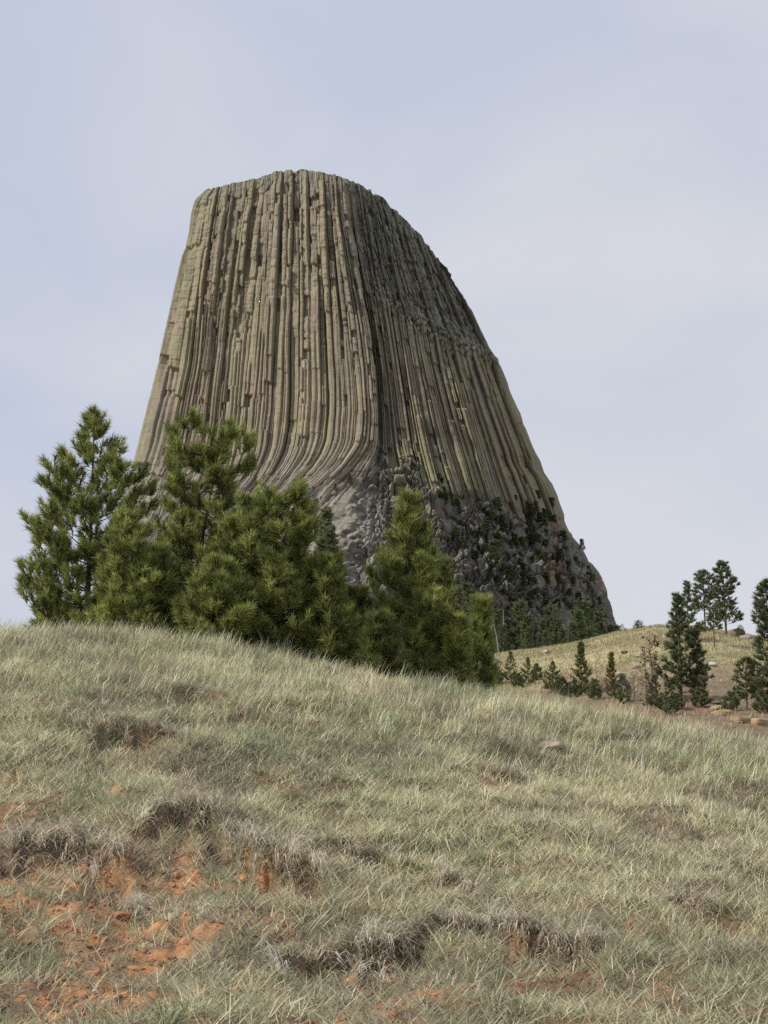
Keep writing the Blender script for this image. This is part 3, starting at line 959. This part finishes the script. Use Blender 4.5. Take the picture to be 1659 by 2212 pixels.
LO = np.array([0.085, 0.112, 0.034])
HI = np.array([0.470, 0.500, 0.160])
FLO = np.array([0.055, 0.075, 0.038])
FHI = np.array([0.240, 0.275, 0.130])

def pine(base, H, ext, label, seed, nbr=60, tuft=0.175, ncnt=44, nw=0.044, r0=0.06, lean=0.0, group=None, lo=LO, hi=HI,
         h0=0.08, rise=0.5, name='pine_tree', twigs=(4, 8), depth=0.9, up=0.5, stems=None, tsp=None, cat='tree', bark=(0.065, 0.05, 0.04), curve=0.0, density=1.0, jit=0.72):
    """ext: list of (height fraction, left reach, right reach) in metres; the crown is grown branch by branch inside it"""
    rg = np.random.default_rng(seed)
    root = empty(name, base)
    tag(root, label, cat, group)
    e = np.array(sorted(ext), float)
    wood = Wood()
    stems = stems or [(0.0, 1.0)]
    pos, axs, siz = [], [], []
    def axis_at(h, si):
        dx, hh = stems[si]
        return np.array([lean * h * H + dx * h ** 1.3 + curve * math.sin(h * 5), 0.06 * H * math.sin(h * 3 + seed) * 0.3, h * H])
    for si, (dx, hh) in enumerate(stems):
        hs = np.linspace(0, hh, 14)
        path = np.array([axis_at(h, si) for h in hs])
        path[0, 2] -= 0.25 * min(1, H * 0.1)
        wood.add(path, r0 * (1 - 0.93 * np.linspace(0, 1, 14) ** 0.9) * (1 if si == 0 else 0.75), 8)
    ga = rg.uniform(0, 6.28)
    for i in range(nbr):
        si = int(rg.integers(0, len(stems)))
        hh = stems[si][1]
        h = h0 + (hh * 0.99 - h0) * ((i + rg.uniform(0, 1)) / nbr) ** 1.0
        ga += 2.4 + rg.uniform(-0.5, 0.5)
        cph, sph = math.cos(ga), math.sin(ga)
        l_, r_ = np.interp(h, e[:, 0], e[:, 1]), np.interp(h, e[:, 0], e[:, 2])
        reach = (r_ if cph > 0 else l_)
        lat = abs(cph)
        if len(stems) > 1:
            off = dx_ = axis_at(h, si)[0] - lean * h * H
            reach = max(0.12 * H * 0.3, reach - (off if cph > 0 else -off))
        reach = reach * lat + (l_ + r_) / 2 * depth * (1 - lat)
        Lb = max(0.05 * H * (1 - h) + tuft * 0.7, reach * rg.uniform(jit, 1.06) - tuft * 0.8)
        tip = axis_at(h, si)
        tipz = tip[2]
        z0 = max(0.03 * H, tipz - Lb * rise * rg.uniform(0.6, 1.2))
        st = axis_at(min(z0 / H, hh), si)
        tt = np.linspace(0, 1, 8)
        dirv = np.array([cph, sph, 0])
        path = st[None] + dirv[None] * (Lb * (tt - 0.0))[:, None]
        path[:, 2] = z0 + (tipz - z0) * tt ** 1.5
        side = np.array([-sph, cph, 0])
        path += side[None] * (rg.normal(0, 0.06) * Lb * np.sin(tt * 3))[:, None]
        rb = max(0.006 * tuft / 0.15, r0 * 0.33 * (1 - 0.6 * h) * min(1, Lb / (0.25 * H)))
        wood.add(path, rb * (1 - 0.8 * tt), 5)
        # twigs and tufts
        nt2 = int(3.0 * rg.integers(twigs[0], twigs[1] + 1) * max(0.35, min(1.6, Lb / (tsp or tuft * 6))) * density) + 1
        for k in range(nt2):
            f_ = 1.0 if k == 0 else rg.uniform(0.25, 1.0) ** 0.8
            p = np.array([np.interp(f_, tt, path[:, c__]) for c__ in range(3)])
            d0 = path[-1] - path[-3]
            d0 = d0 / (np.linalg.norm(d0) + 1e-9)
            if k == 0:
                tl = tuft * 0.4
                d = d0 + np.array([0, 0, up])
            else:
                sg = 1 if rg.uniform() < 0.5 else -1
                d = d0 * 0.7 + side * sg * rg.uniform(0.4, 1.1) + np.array([0, 0, rg.uniform(-0.1, 0.9) + up * 0.4])
                tl = min(Lb * 0.35, tuft * rg.uniform(1.2, 3.0)) * (1.2 - 0.5 * f_)
            d = d / np.linalg.norm(d)
            tp = p + d * tl
            if tl > tuft * 0.9:
                mid = (p + tp) / 2 + np.array([0, 0, -0.05 * tl])
                wood.add(np.array([p, mid, tp]), np.array([rb * 0.45, rb * 0.35, rb * 0.2]), 4)
            ad = d + np.array([0, 0, up * 0.7])
            pos.append(tp); axs.append(ad); siz.append(tuft * rg.uniform(0.8, 1.15))
            if tl > tuft * 1.4 and rg.uniform() < 0.75:
                pos.append(p + d * tl * 0.5 + rg.normal(0, tuft * 0.3, 3)); axs.append(ad + rg.normal(0, 0.4, 3)); siz.append(tuft * rg.uniform(0.7, 1.0))
    # leaders
    for si, (dx, hh) in enumerate(stems):
        for k in range(5):
            hq = hh * (1 - 0.02 * k)
            pos.append(axis_at(hq, si)); axs.append(np.array([rg.normal(0, 0.3), rg.normal(0, 0.3), 1.0])); siz.append(tuft * 0.85)
    pos, axs, siz = np.array(pos), np.array(axs), np.array(siz)
    v, f_, c_ = needles(pos, axs, siz, ncnt, nw, rg, lo, hi)
    wv = np.concatenate(wood.v)
    wq = np.concatenate(wood.q)
    wc = np.broadcast_to(np.array(bark), wv.shape) * rg.uniform(0.8, 1.2, (len(wv), 1))
    make_mesh('trunk', wv, [wq], M_BARK, root, wc, smooth=True)
    make_mesh('crown', v, [f_], M_NEEDLE, root, c_)
    return root

def near_pt(U, V, y):
    """foot of a tree behind the crest, below pixel column U at distance y"""
    az, _ = azel(U, V)
    return np.array([az * y, y, float(near_z(np.array([az]), np.array([y]))[0])])

def pine_px(U, Vtop, y, ext_px, label, seed, foot=None, Vref=1400, **kw):
    """a pine at pixel column U and distance y with its tip at Vtop; ext_px = [(V, left px, right px)]"""
    b = near_pt(U, Vref, y) if foot is None else foot
    k = y / F * 1.015
    top = unproj(U, Vtop, y)[2]
    H = top - b[2]
    ext = []
    for V, l_, r_ in ext_px:
        zv = unproj(U, V, y)[2]
        ext.append(((zv - b[2]) / H, l_ * k, r_ * k))
    return pine(b, H, ext, label, seed, **kw)

# the near pines just over the crest
pine_px(185, 886, 27.0, [(886, 12, 16), (940, 48, 62), (990, 85, 90), (1030, 145, 140), (1090, 125, 155), (1150, 165, 150), (1210, 130, 130), (1260, 170, 130), (1300, 155, 130), (1345, 120, 130)],
        'tall open pine at the left end of the pine clump, against the sky', 301, nbr=112, r0=0.075, density=0.82, rise=0.55, h0=0.12)
pine_px(400, 908, 26.0, [(908, 30, 40), (930, 36, 150), (1010, 40, 168), (1035, 45, 120), (1080, 50, 110), (1150, 70, 150), (1250, 100, 170), (1340, 120, 170), (1400, 110, 140)],
        'broad pine with two leaders in front of the left side of the rock tower', 302, density=0.85, nbr=120, r0=0.07, stems=[(-0.24, 1.0), (0.62, 0.985), (1.0, 0.97)], rise=0.6, h0=0.12)
pine_px(600, 1040, 25.0, [(1040, 25, 50), (1080, 80, 85), (1140, 130, 100), (1200, 150, 105), (1300, 170, 130), (1390, 180, 150), (1430, 150, 120)],
        'round bushy pine right of the two leader pine, in the middle of the clump', 303, nbr=120, r0=0.065, stems=[(-0.1, 0.94), (0.30, 1.0)], rise=0.6, h0=0.10)
pine_px(885, 1070, 26.0, [(1070, 16, 18), (1110, 48, 38), (1180, 78, 65), (1240, 100, 92), (1300, 100, 115), (1360, 110, 130), (1430, 120, 135), (1480, 110, 110)],
        'pointed conical pine in front of the foot of the tower', 304, jit=0.55, nbr=125, r0=0.06, rise=0.7, h0=0.08, up=0.8)
pine_px(262, 1110, 24.5, [(1110, 25, 30), (1150, 55, 60), (1210, 60, 90), (1270, 70, 100), (1350, 80, 110), (1380, 60, 80)],
        'low yellow green pine with crooked limbs, right beside the tall open pine', 305, nbr=60, r0=0.06, rise=0.6, h0=0.12, lo=LO * 1.15, hi=HI * 1.08)
pine_px(1042, 1292, 27.5, [(1292, 6, 7), (1330, 24, 18), (1390, 42, 30), (1450, 58, 42), (1490, 55, 45)],
        'small pine at the right end of the pine clump', 306, nbr=50, r0=0.045, rise=0.7, h0=0.08, up=0.8)
pine_px(770, 1270, 26.0, [(1270, 25, 20), (1310, 50, 45), (1360, 75, 60), (1420, 90, 70), (1470, 80, 70)],
        'low dark pine filling the gap between the round pine and the conical pine', 307, nbr=50, r0=0.05, rise=0.6, h0=0.08, lo=LO * 0.85, hi=HI * 0.75)
pine_px(95, 1285, 29.0, [(1285, 15, 25), (1310, 30, 45), (1340, 45, 60), (1390, 50, 60)],
        'low pine sapling peeping over the crest below the tall open pine', 308, nbr=30, r0=0.04, rise=0.6, h0=0.1)
pine_px(470, 1210, 24.0, [(1210, 30, 30), (1260, 70, 70), (1320, 100, 100), (1380, 110, 110), (1410, 100, 100)],
        'short bushy pine at the crest in front of the two leader pine', 309, nbr=60, r0=0.045, rise=0.6, h0=0.10)
pine_px(955, 1205, 29.0, [(1205, 10, 12), (1250, 30, 30), (1320, 50, 45), (1400, 65, 55), (1470, 60, 50)],
        'dark slender pine close behind the right side of the conical pine', 310, nbr=60, r0=0.045, rise=0.7, h0=0.08, lo=LO * 0.8, hi=HI * 0.7)

pine_px(335, 1185, 25.0, [(1185, 20, 20), (1240, 55, 55), (1310, 70, 75), (1380, 80, 80), (1400, 70, 70)],
        'small bushy pine with a low fork, left of the short pine at the crest', 311, nbr=60, r0=0.045, rise=0.6, h0=0.10)
pine_px(715, 1205, 24.5, [(1205, 20, 20), (1260, 50, 45), (1330, 70, 65), (1410, 85, 80), (1450, 75, 75)],
        'small rounded pine just right of the round bushy pine', 312, lo=LO * 0.85, hi=HI * 0.8, nbr=70, r0=0.045, rise=0.6, h0=0.10)
pine_px(820, 1330, 24.0, [(1330, 20, 20), (1370, 50, 50), (1420, 70, 70), (1465, 75, 75)],
        'lowest pine at the crest, in front of the left side of the conical pine', 313, lo=LO * 0.7, hi=HI * 0.55, nbr=50, r0=0.04, rise=0.6, h0=0.10)
pine_px(988, 1335, 25.5, [(1335, 10, 10), (1370, 26, 26), (1430, 48, 40), (1490, 55, 45)],
        'low bushy pine between the conical pine and the small right end pine', 314, nbr=55, r0=0.04, rise=0.65, h0=0.10)

# trees of the ridge
def far_pine(U, Vtop, Vbase, w, label, seed, shape='cone', **kw):
    b = ridge_hit(U, Vbase)
    y = b[1]
    k = y / F * (1.3 if shape == 'cone' else 1.2)
    H = unproj(U, Vtop, y)[2] - b[2]
    if shape == 'cone':
        ext = [(1.0, 0.04 * w * k, 0.04 * w * k), (0.75, 0.45 * w * k, 0.4 * w * k), (0.45, 0.8 * w * k, 0.8 * w * k), (0.2, w * k, w * k), (0.08, 0.9 * w * k, 0.9 * w * k)]
        kw.setdefault('h0', 0.12)
    else:
        ext = [(1.0, 0.3 * w * k, 0.3 * w * k), (0.93, 0.6 * w * k, 0.6 * w * k), (0.75, 0.75 * w * k, 0.85 * w * k), (0.5, 0.75 * w * k, 0.8 * w * k), (0.3, w * k, w * k)]
        kw.setdefault('h0', 0.20)
    kw.setdefault('tuft', 0.075 * H ** 0.72)
    kw['nbr'] = int(kw.get('nbr', 55) * (1.35 if shape == 'cone' else 1.6))
    kw.setdefault('jit', 0.55); kw.setdefault('lo', FLO); kw.setdefault('hi', FHI)
    return pine(b, H, ext, label, seed, ncnt=26, nw=0.075, r0=H * 0.018, rise=kw.pop('rise', 0.25), twigs=(3, 6), up=0.25, bark=(0.12, 0.085, 0.065), **kw)

far_pine(1568, 1212, 1372, 33, 'tallest slim pine on the ridge top, its crown ragged against the sky', 401, 'old', nbr=60)
far_pine(1524, 1232, 1368, 32, 'tall pine on the ridge top left of the tallest slim pine, lower trunk bare', 402, 'old', nbr=50, h0=0.38)
far_pine(1488, 1256, 1385, 30, 'narrow pine behind the big dense ridge pine, its tip showing above', 403, 'cone', nbr=50)
far_pine(1472, 1284, 1512, 50, 'big dense dark pine on the ridge slope with a bushy base', 404, 'cone', nbr=62, h0=0.10, jit=0.45)
far_pine(1508, 1360, 1514, 32, 'second dark pine leaning against the right side of the big dense ridge pine', 405, 'cone', nbr=34, jit=0.45)
far_pine(1543, 1312, 1397, 22, 'short pine with a bare pole trunk in front of the ridge top pines', 406, 'old', nbr=30, h0=0.42)
far_pine(1668, 1255, 1535, 45, 'tall thin pine cut off by the right edge of the view', 407, 'old', nbr=60, h0=0.12)
far_pine(1614, 1420, 1530, 32, 'small pine with a clear trunk beside the yellow sandstone ledge', 408, 'old', nbr=40, h0=0.2)
far_pine(1257, 1387, 1500, 24, 'spire shaped dark young pine, tallest of the row behind the near crest', 409, 'cone', lo=LO * 0.7, hi=HI * 0.6, nbr=55, h0=0.06, rise=0.7)
far_pine(1322, 1410, 1508, 17, 'narrow brownish young pine right of the spire shaped pine', 410, 'cone', lo=LO * 0.7, hi=HI * np.array([0.7, 0.55, 0.5]), nbr=40, h0=0.06, rise=0.8)
far_pine(1195, 1429, 1492, 24, 'small rounded young pine left of the spire shaped pine', 411, 'cone', lo=LO * 0.7, hi=HI * 0.6, nbr=40, h0=0.06, rise=0.6)
far_pine(1141, 1420, 1478, 19, 'young pine second from the rock outcrop, rounded', 412, 'cone', lo=LO * 0.7, hi=HI * 0.6, nbr=36, h0=0.06, rise=0.6)
far_pine(1104, 1407, 1472, 19, 'young pine nearest the rock outcrop, at the left end of the ridge', 413, 'cone', lo=LO * 0.7, hi=HI * 0.6, nbr=36, h0=0.06, rise=0.6)
far_pine(1415, 1458, 1530, 26, 'low dark juniper below the big dense ridge pine', 414, 'cone', nbr=40, h0=0.05, rise=0.6, name='juniper')
far_pine(1447, 1470, 1545, 20, 'small dark juniper under the big dense ridge pine, close to the near grass', 415, 'cone', nbr=34, h0=0.05, rise=0.6, name='juniper')
far_pine(1240, 1468, 1508, 26, 'low dark bush at the foot of the spire shaped pine', 416, 'cone', nbr=30, h0=0.05, rise=0.6, name='bush', cat='bush')
far_pine(1378, 1340, 1360, 13, 'small round bush on the skyline of the ridge', 417, 'old', nbr=22, h0=0.1, name='bush', cat='bush')
far_pine(1344, 1348, 1366, 9, 'tiny pine on the ridge skyline beside the end of the tower', 418, 'cone', nbr=18, name='pine_tree')
far_pine(1600, 1350, 1378, 12, 'low bush under the tallest slim pine', 419, 'old', nbr=16, h0=0.1, name='bush', cat='bush')

src_b = None
for i, (U, V, h_) in enumerate([(1072, 1480, 1.6), (1120, 1486, 1.9), (1215, 1502, 1.8), (1285, 1512, 1.7), (1345, 1520, 2.0), (1462, 1532, 1.8), (1515, 1528, 1.9), (1580, 1535, 1.6), (1645, 1540, 1.7), (1160, 1470, 1.6)]):
    b_ = ridge_hit(U, V)
    if src_b is None:
        src_b = pine(b_, 1.6, [(1, 0.3, 0.3), (0.6, 0.8, 0.8), (0.3, 0.95, 0.95), (0.1, 0.9, 0.9)], 'low grey green shrub in the scrub strip behind the near crest, below the ridge', 470, nbr=30, tuft=0.22, ncnt=24, nw=0.08,
                     r0=0.04, h0=0.1, name='bush', cat='bush', group='scrub below the ridge', lo=np.array([0.085, 0.105, 0.05]), hi=np.array([0.24, 0.27, 0.125]))
        continue
    o_ = src_b.copy()
    COL.objects.link(o_)
    o_.location = [float(q_) for q_ in b_]
    h_ = h_ * 0.72
    o_.scale = (h_ / 1.6 * (0.8 + 0.13 * (i % 4)), h_ / 1.6, h_ / 1.6 * (0.75 + 0.12 * (i % 5)))
    o_.rotation_euler = (0, 0, i * 1.7)
    for ch in src_b.children:
        c2 = ch.copy()
        COL.objects.link(c2)
        c2.parent = o_

# bare brushy tree left of the big ridge pine
def bare_tree(U, Vtop, Vbase, w, label, seed, foot=None, y=None, leafy=0.25, bark=(0.20, 0.15, 0.115), name='bare_tree', n=26):
    rg = np.random.default_rng(seed)
    b = ridge_hit(U, Vbase) if foot is None else foot
    k = b[1] / F
    H = unproj(U, Vtop, b[1])[2] - b[2]
    root = empty(name, b)
    tag(root, label, 'tree')
    W_ = Wood()
    W_.add([[0, 0, -0.3], [0.02 * H, 0, 0.4 * H], [-0.02 * H, 0, 0.75 * H], [0, 0, H]], np.array([0.02, 0.014, 0.008, 0.003]) * H, 6)
    pos, ax = [], []
    for i in range(n):
        h = rg.uniform(0.15, 0.9) * H
        a_ = rg.uniform(0, 6.28)
        l_ = w * k * rg.uniform(0.5, 1.1) * (1.1 - 0.6 * h / H)
        d = np.array([math.cos(a_), math.sin(a_), rg.uniform(0.2, 0.9)])
        p0 = np.array([0, 0, h])
        p1 = p0 + d * l_ * 0.5 + rg.normal(0, 0.06 * l_, 3)
        p2 = p0 + d * l_ + rg.normal(0, 0.1 * l_, 3)
        W_.add([p0, p1, p2], np.array([0.007, 0.005, 0.002]) * H, 4)
        for q_ in range(4):
            e_ = p1 + (p2 - p1) * rg.uniform(0, 1)
            d2 = d + rg.normal(0, 0.7, 3)
            p3 = e_ + d2 * l_ * 0.3
            W_.add([e_, (e_ + p3) / 2, p3], np.array([0.003, 0.0025, 0.0015]) * H, 3)
            if rg.uniform() < leafy:
                pos.append(p3); ax.append(d2)
    wv = np.concatenate(W_.v)
    make_mesh('trunk', wv, [np.concatenate(W_.q)], M_DEAD, root, np.broadcast_to(np.array(bark), wv.shape))
    if pos:
        v, f_, c_ = needles(np.array(pos), np.array(ax), np.full(len(pos), 0.05 * H), 14, 0.09, rg, np.array([0.07, 0.065, 0.035]), np.array([0.14, 0.12, 0.06]))
        make_mesh('crown', v, [f_], M_NEEDLE, root, c_)
    return root
bare_tree(1408, 1366, 1505, 34, 'half bare brown tree left of the big dense ridge pine', 421, leafy=0.5, n=34)
bare_tree(1370, 1452, 1522, 36, 'grey leafless thicket below the ridge slope, left of the juniper', 422, leafy=0.05, n=40, bark=(0.20, 0.165, 0.14), name='bare_shrub')
bare_tree(1300, 1455, 1512, 26, 'grey leafless shrub between the spire shaped pine and the brownish young pine', 423, leafy=0.1, n=26, name='bare_shrub')
bare_tree(1395, 1400, 1500, 26, 'thin brown leafless tree leaning beside the half bare brown tree', 424, leafy=0.25, n=22)

# trees about the foot of the tower
def mound_pt(U, y):
    az, _ = azel(U, 1420)
    return np.array([az * y, y, float(mound_z(np.array([az]), np.array([y]))[0])])
proto = []
def copy_tree(src, loc, sc, rz):
    o = src.copy()
    COL.objects.link(o)
    o.location = [float(v) for v in loc]
    o.scale = (sc, sc, sc)
    o.rotation_euler = (0, 0, rz)
    for ch in src.children:
        c2 = ch.copy()
        COL.objects.link(c2)
        c2.parent = o
    return o
FL = 'dark green pine in the row along the foot of the rock tower, behind the ridge'
foot = [(1012, 1262, 615), (1032, 1285, 600), (1052, 1290, 620), (1075, 1318, 590), (1096, 1335, 600), (1122, 1300, 600), (1140, 1330, 580), 
        (1172, 1340, 585), (1190, 1308, 600), (1206, 1338, 590), (1238, 1345, 580), (1252, 1318, 610), (1266, 1300, 640), (1296, 1322, 620),
        (1322, 1350, 620), (1334, 1352, 640), (1085, 1350, 560), (1180, 1362, 560), (1145, 1356, 565), (1215, 1358, 570),
        (700, 1098, 640), (712, 1140, 620), (690, 1165, 610), (722, 1180, 615), (735, 1290, 600)]
mk = np.random.default_rng(9)
for i, (U, Vt, y) in enumerate(foot):
    b = mound_pt(U, y)
    H = unproj(U, Vt, y)[2] - b[2]
    Hn = min(H, 26.0)
    b[2] += H - Hn
    if i < 3:
        k = [0.20, 0.16, 0.24][i] * Hn
        o = pine(b, Hn, [(1, 0.03 * Hn, 0.03 * Hn), (0.7, 0.5 * k, 0.5 * k), (0.4, 0.85 * k, 0.8 * k), (0.15, k, k)], FL, 500 + i, nbr=45, tuft=0.075 * Hn, ncnt=22, nw=0.11, r0=0.016 * Hn, rise=0.2, twigs=(2, 4), h0=0.12, up=0.2, group='pines along the foot of the tower', lo=FLO * 1.4, hi=FHI * 1.0, bark=(0.11, 0.09, 0.07))
        proto.append((o, Hn))
        continue
    src, hs = proto[i % 3]
    o = copy_tree(src, b, Hn / hs, mk.uniform(0, 6.28))
    if i >= 25:
        o['label'] = 'dark pine growing against the left foot of the rock tower, behind the round bushy pine'
        o['group'] = 'pines against the left foot of the tower'

TL = 'low dark bushy pine growing among the fallen blocks on the lower right of the tower'
tal_pts = []
zones = [(1000, 1150, 60, 50, 6), (1180, 1200, 70, 40, 8), (930, 1060, 40, 30, 3), (1260, 1250, 30, 40, 4), (1130, 1105, 75, 30, 14), (1110, 1160, 60, 45, 14), (1180, 1150, 45, 40, 12), (1185, 1128, 24, 12, 3), (1085, 1220, 50, 40, 10), (1150, 1230, 60, 40, 9), (1200, 1290, 60, 40, 10),
         (1110, 1290, 50, 30, 9), (1060, 1100, 20, 20, 4), (1270, 1320, 30, 25, 6), (960, 1090, 30, 30, 3), (1040, 1180, 30, 40, 6)]
for U, V, ru, rv, n_ in zones:
    for _ in range(int(n_ * 1.15)):
        tal_pts.append((U + ru * mk.uniform(-1, 1), V + rv * mk.uniform(-1, 1)))
src, hs = proto[1]
for i, (U, V) in enumerate(tal_pts):
    p = tower_at(U, V) + np.array([0, 0.4, -1.0])
    Hn = mk.uniform(4.0, 8.5)
    o = copy_tree(proto[i % 3][0], p, Hn / proto[i % 3][1], mk.uniform(0, 6.28))
    o.scale[0] *= 2.0; o.scale[1] *= 2.0; o.scale[2] *= 0.75
    o['label'] = TL
    o['group'] = 'pines on the fallen blocks'
for U, V, h_, lab in [(1256, 1190, 6.5, 'lone pine jutting from the right outline of the tower, against the sky'), (755, 1045, 5.5, 'small pine clinging to the pale flared slabs below the tower edge'),
                      (725, 1062, 4.0, 'dark shrub on the pale slabs left of the clinging pine'), (345, 1178, 7, 'grey green shrub at the left foot of the tower, seen between two near pines')]:
    o = copy_tree(proto[2][0], tower_at(U, V) + np.array([0, -1.0, -0.5]), h_ / proto[2][1], 1.0)
    o.scale[0] *= 1.5; o.scale[1] *= 1.5
    o['label'] = lab
    del o['group']

# pale dead trunks at the tower foot
for U, Vt, Vb_, y, ln_, lab in [(1087, 1318, 1400, 560, 0.0, 'bleached dead tree trunk standing at the tower foot behind the small pine'), (1078, 1335, 1395, 556, -14, 'bleached dead trunk leaning left beside the upright one')]:
    p0 = unproj(U, Vb_ + 20, y)
    p1 = unproj(U + ln_, Vt, y)
    v, q_ = tube(np.array([p0, (p0 + p1) / 2 + [0.3, 0, 0], p1]) - p0, [0.32, 0.26, 0.10], 6)
    o = make_mesh('dead_tree', v, [q_], M_DEAD, None, np.broadcast_to(np.array([0.27, 0.25, 0.22]), v.shape))
    o.location = p0
    tag(o, lab, 'dead tree')

# ------------------------------------------------------------------ stones
def stone(name, loc, size, seed, label, cat, color, flat=0.6, sub=3, group=None, rz=0.0, blocky=False):
    import bmesh
    rg = np.random.default_rng(seed)
    bm = bmesh.new()
    bmesh.ops.create_icosphere(bm, subdivisions=sub, radius=1.0)
    v = np.array([x_.co[:] for x_ in bm.verts])
    f_ = np.array([[x_.index for x_ in fc_.verts] for fc_ in bm.faces])
    bm.free()
    if blocky:
        v = np.sign(v) * np.abs(v) ** 0.45 * 0.8
        v[:, 2] += 0.06 * np.sin(v[:, 2] * 14 + seed)
        v[:, :2] *= 1 + 0.03 * np.sign(np.sin(v[:, 2:3] * 9 + seed))
    # cut the ball with random planes so that it gets faces and edges
    for _ in range(11):
        nn = rg.normal(0, 1, 3)
        nn /= np.linalg.norm(nn)
        d_ = rg.uniform(0.55, 0.85) + (0.15 if blocky else 0)
        ex = np.maximum(v @ nn - d_, 0)
        v = v - ex[:, None] * nn
    v = v * np.array(size) * 0.5 / 0.8
    v[:, 2] *= flat
    ca_, sa_ = math.cos(rz), math.sin(rz)
    v = np.stack([v[:, 0] * ca_ - v[:, 1] * sa_, v[:, 0] * sa_ + v[:, 1] * ca_, v[:, 2]], -1)
    cc = np.array(color) * rg.uniform(0.85, 1.15, (len(v), 1))
    o = make_mesh(name, v, [f_], M_STONE, None, cc)
    o.location = [float(q_) for q_ in loc]
    tag(o, label, cat, group)
    return o

RST = [(1590, 1374, 3.2, (0.20, 0.15, 0.12), 'reddish boulder at the foot of the tallest slim pine'),
       (1612, 1383, 2.6, (0.32, 0.29, 0.25), 'pale boulder right of the reddish boulder on the ridge top'),
       (1540, 1440, 1.5, (0.44, 0.42, 0.38), 'small white boulder right of the big dense ridge pine'),
       (1350, 1412, 1.0, (0.12, 0.09, 0.07), 'small dark boulder alone on the ridge slope'),
       (1260, 1398, 1.8, (0.36, 0.32, 0.25), 'flat tan boulder near the ridge skyline above the young pines'),
       (1375, 1445, 1.6, (0.34, 0.27, 0.21), 'tan boulder beside the half bare brown tree'),
       (1340, 1462, 1.4, (0.36, 0.30, 0.24), 'pale tan boulder right of the brownish young pine'),
       (1180, 1412, 1.6, (0.36, 0.32, 0.24), 'flat pale boulder on the left shoulder of the ridge')]
for i, (U, V, sz, cc, lab) in enumerate(RST):
    p = ridge_hit(U, V)
    stone('boulder', p + [0, 0, sz * 0.12], (sz * 0.55, sz * 0.45, sz * 0.5), 600 + i, lab, 'rock', cc, 0.6, rz=i)
LEDG = [(1556, 1530, 3.6, 0.8, (0.40, 0.30, 0.16), 'yellow sandstone slab, upper one below the big dense ridge pine'),
        (1562, 1541, 4.2, 1.0, (0.37, 0.28, 0.16), 'long yellow sandstone slab just above the near grass'),
        (1600, 1556, 3.6, 1.1, (0.33, 0.24, 0.15), 'brown sandstone block left of the small clear trunk pine'),
        (1636, 1562, 3.4, 1.3, (0.36, 0.26, 0.16), 'brown sandstone block near the right edge of the view'),
        (1545, 1519, 3.2, 0.5, (0.16, 0.12, 0.10), 'dark flat slab lying above the yellow sandstone'),
        (1070, 1438, 4.0, 1.6, (0.27, 0.20, 0.14), 'brown rock outcrop at the left end of the ridge, beside the small pine'),
        (1046, 1452, 3.6, 1.8, (0.22, 0.165, 0.13), 'lower brown rock of the outcrop behind the near crest grass')]
for i, (U, V, sz, hz, cc, lab) in enumerate(LEDG):
    p = ridge_hit(U, V)
    stone('sandstone_slab' if i < 5 else 'rock_outcrop', p + [0, 0, hz * 0.02], (sz * (0.30 if i < 5 else 0.6), sz * 0.36, hz * (0.6 if i < 5 else 1.1)), 640 + i, lab, 'rock', cc, 0.7, rz=0.15 * i, blocky=True, sub=4)
# fallen logs on the ridge
for i, (ua, va, ub, vb_, lab) in enumerate([(1462, 1468, 1500, 1492, 'fallen grey log lying across the foot of the ridge slope'), (1330, 1472, 1352, 1500, 'short bleached log leaning below the brownish young pine')]):
    a_, b_ = ridge_hit(ua, va), ridge_hit(ub, vb_)
    a_[2] += 0.3; b_[2] += 0.3
    v, q_ = tube(np.array([a_, (a_ + b_) / 2 + [0, 0, 0.2], b_]) - a_, [0.10, 0.14, 0.17], 7)
    o = make_mesh('fallen_log', v, [q_], M_DEAD, None, np.broadcast_to(np.array([0.36, 0.32, 0.28]), v.shape))
    o.location = a_
    tag(o, lab, 'log')
# stones on the near hill
for i, (U, V, sz, cc, lab) in enumerate([(1195, 1628, 0.24, (0.36, 0.29, 0.24), 'pinkish half buried stone in the grass right of centre on the near slope'),
                                         (1222, 1775, 0.14, (0.42, 0.37, 0.33), 'small pale stone beside a bare red patch on the right of the near slope'),
                                         (520, 1890, 0.13, (0.36, 0.17, 0.09), 'red clod of earth under the hanging grass ledge'),
                                         (585, 1902, 0.17, (0.38, 0.18, 0.09), 'larger red clod of earth at the right end of the ledge'),
                                         (262, 1975, 0.12, (0.33, 0.15, 0.08), 'red clod lying at the lower right tip of the big bare patch')]):
    az, y = near_hit(U, V)
    p = np.array([az[0] * y[0], y[0], float(near_z(az, y)[0])])
    stone('stone' if i < 2 else 'earth_clod', p + [0, 0, sz * 0.1], (sz * 1.3, sz, sz), 680 + i, lab, 'stone' if i < 2 else 'earth clod', cc, 0.6, rz=i)
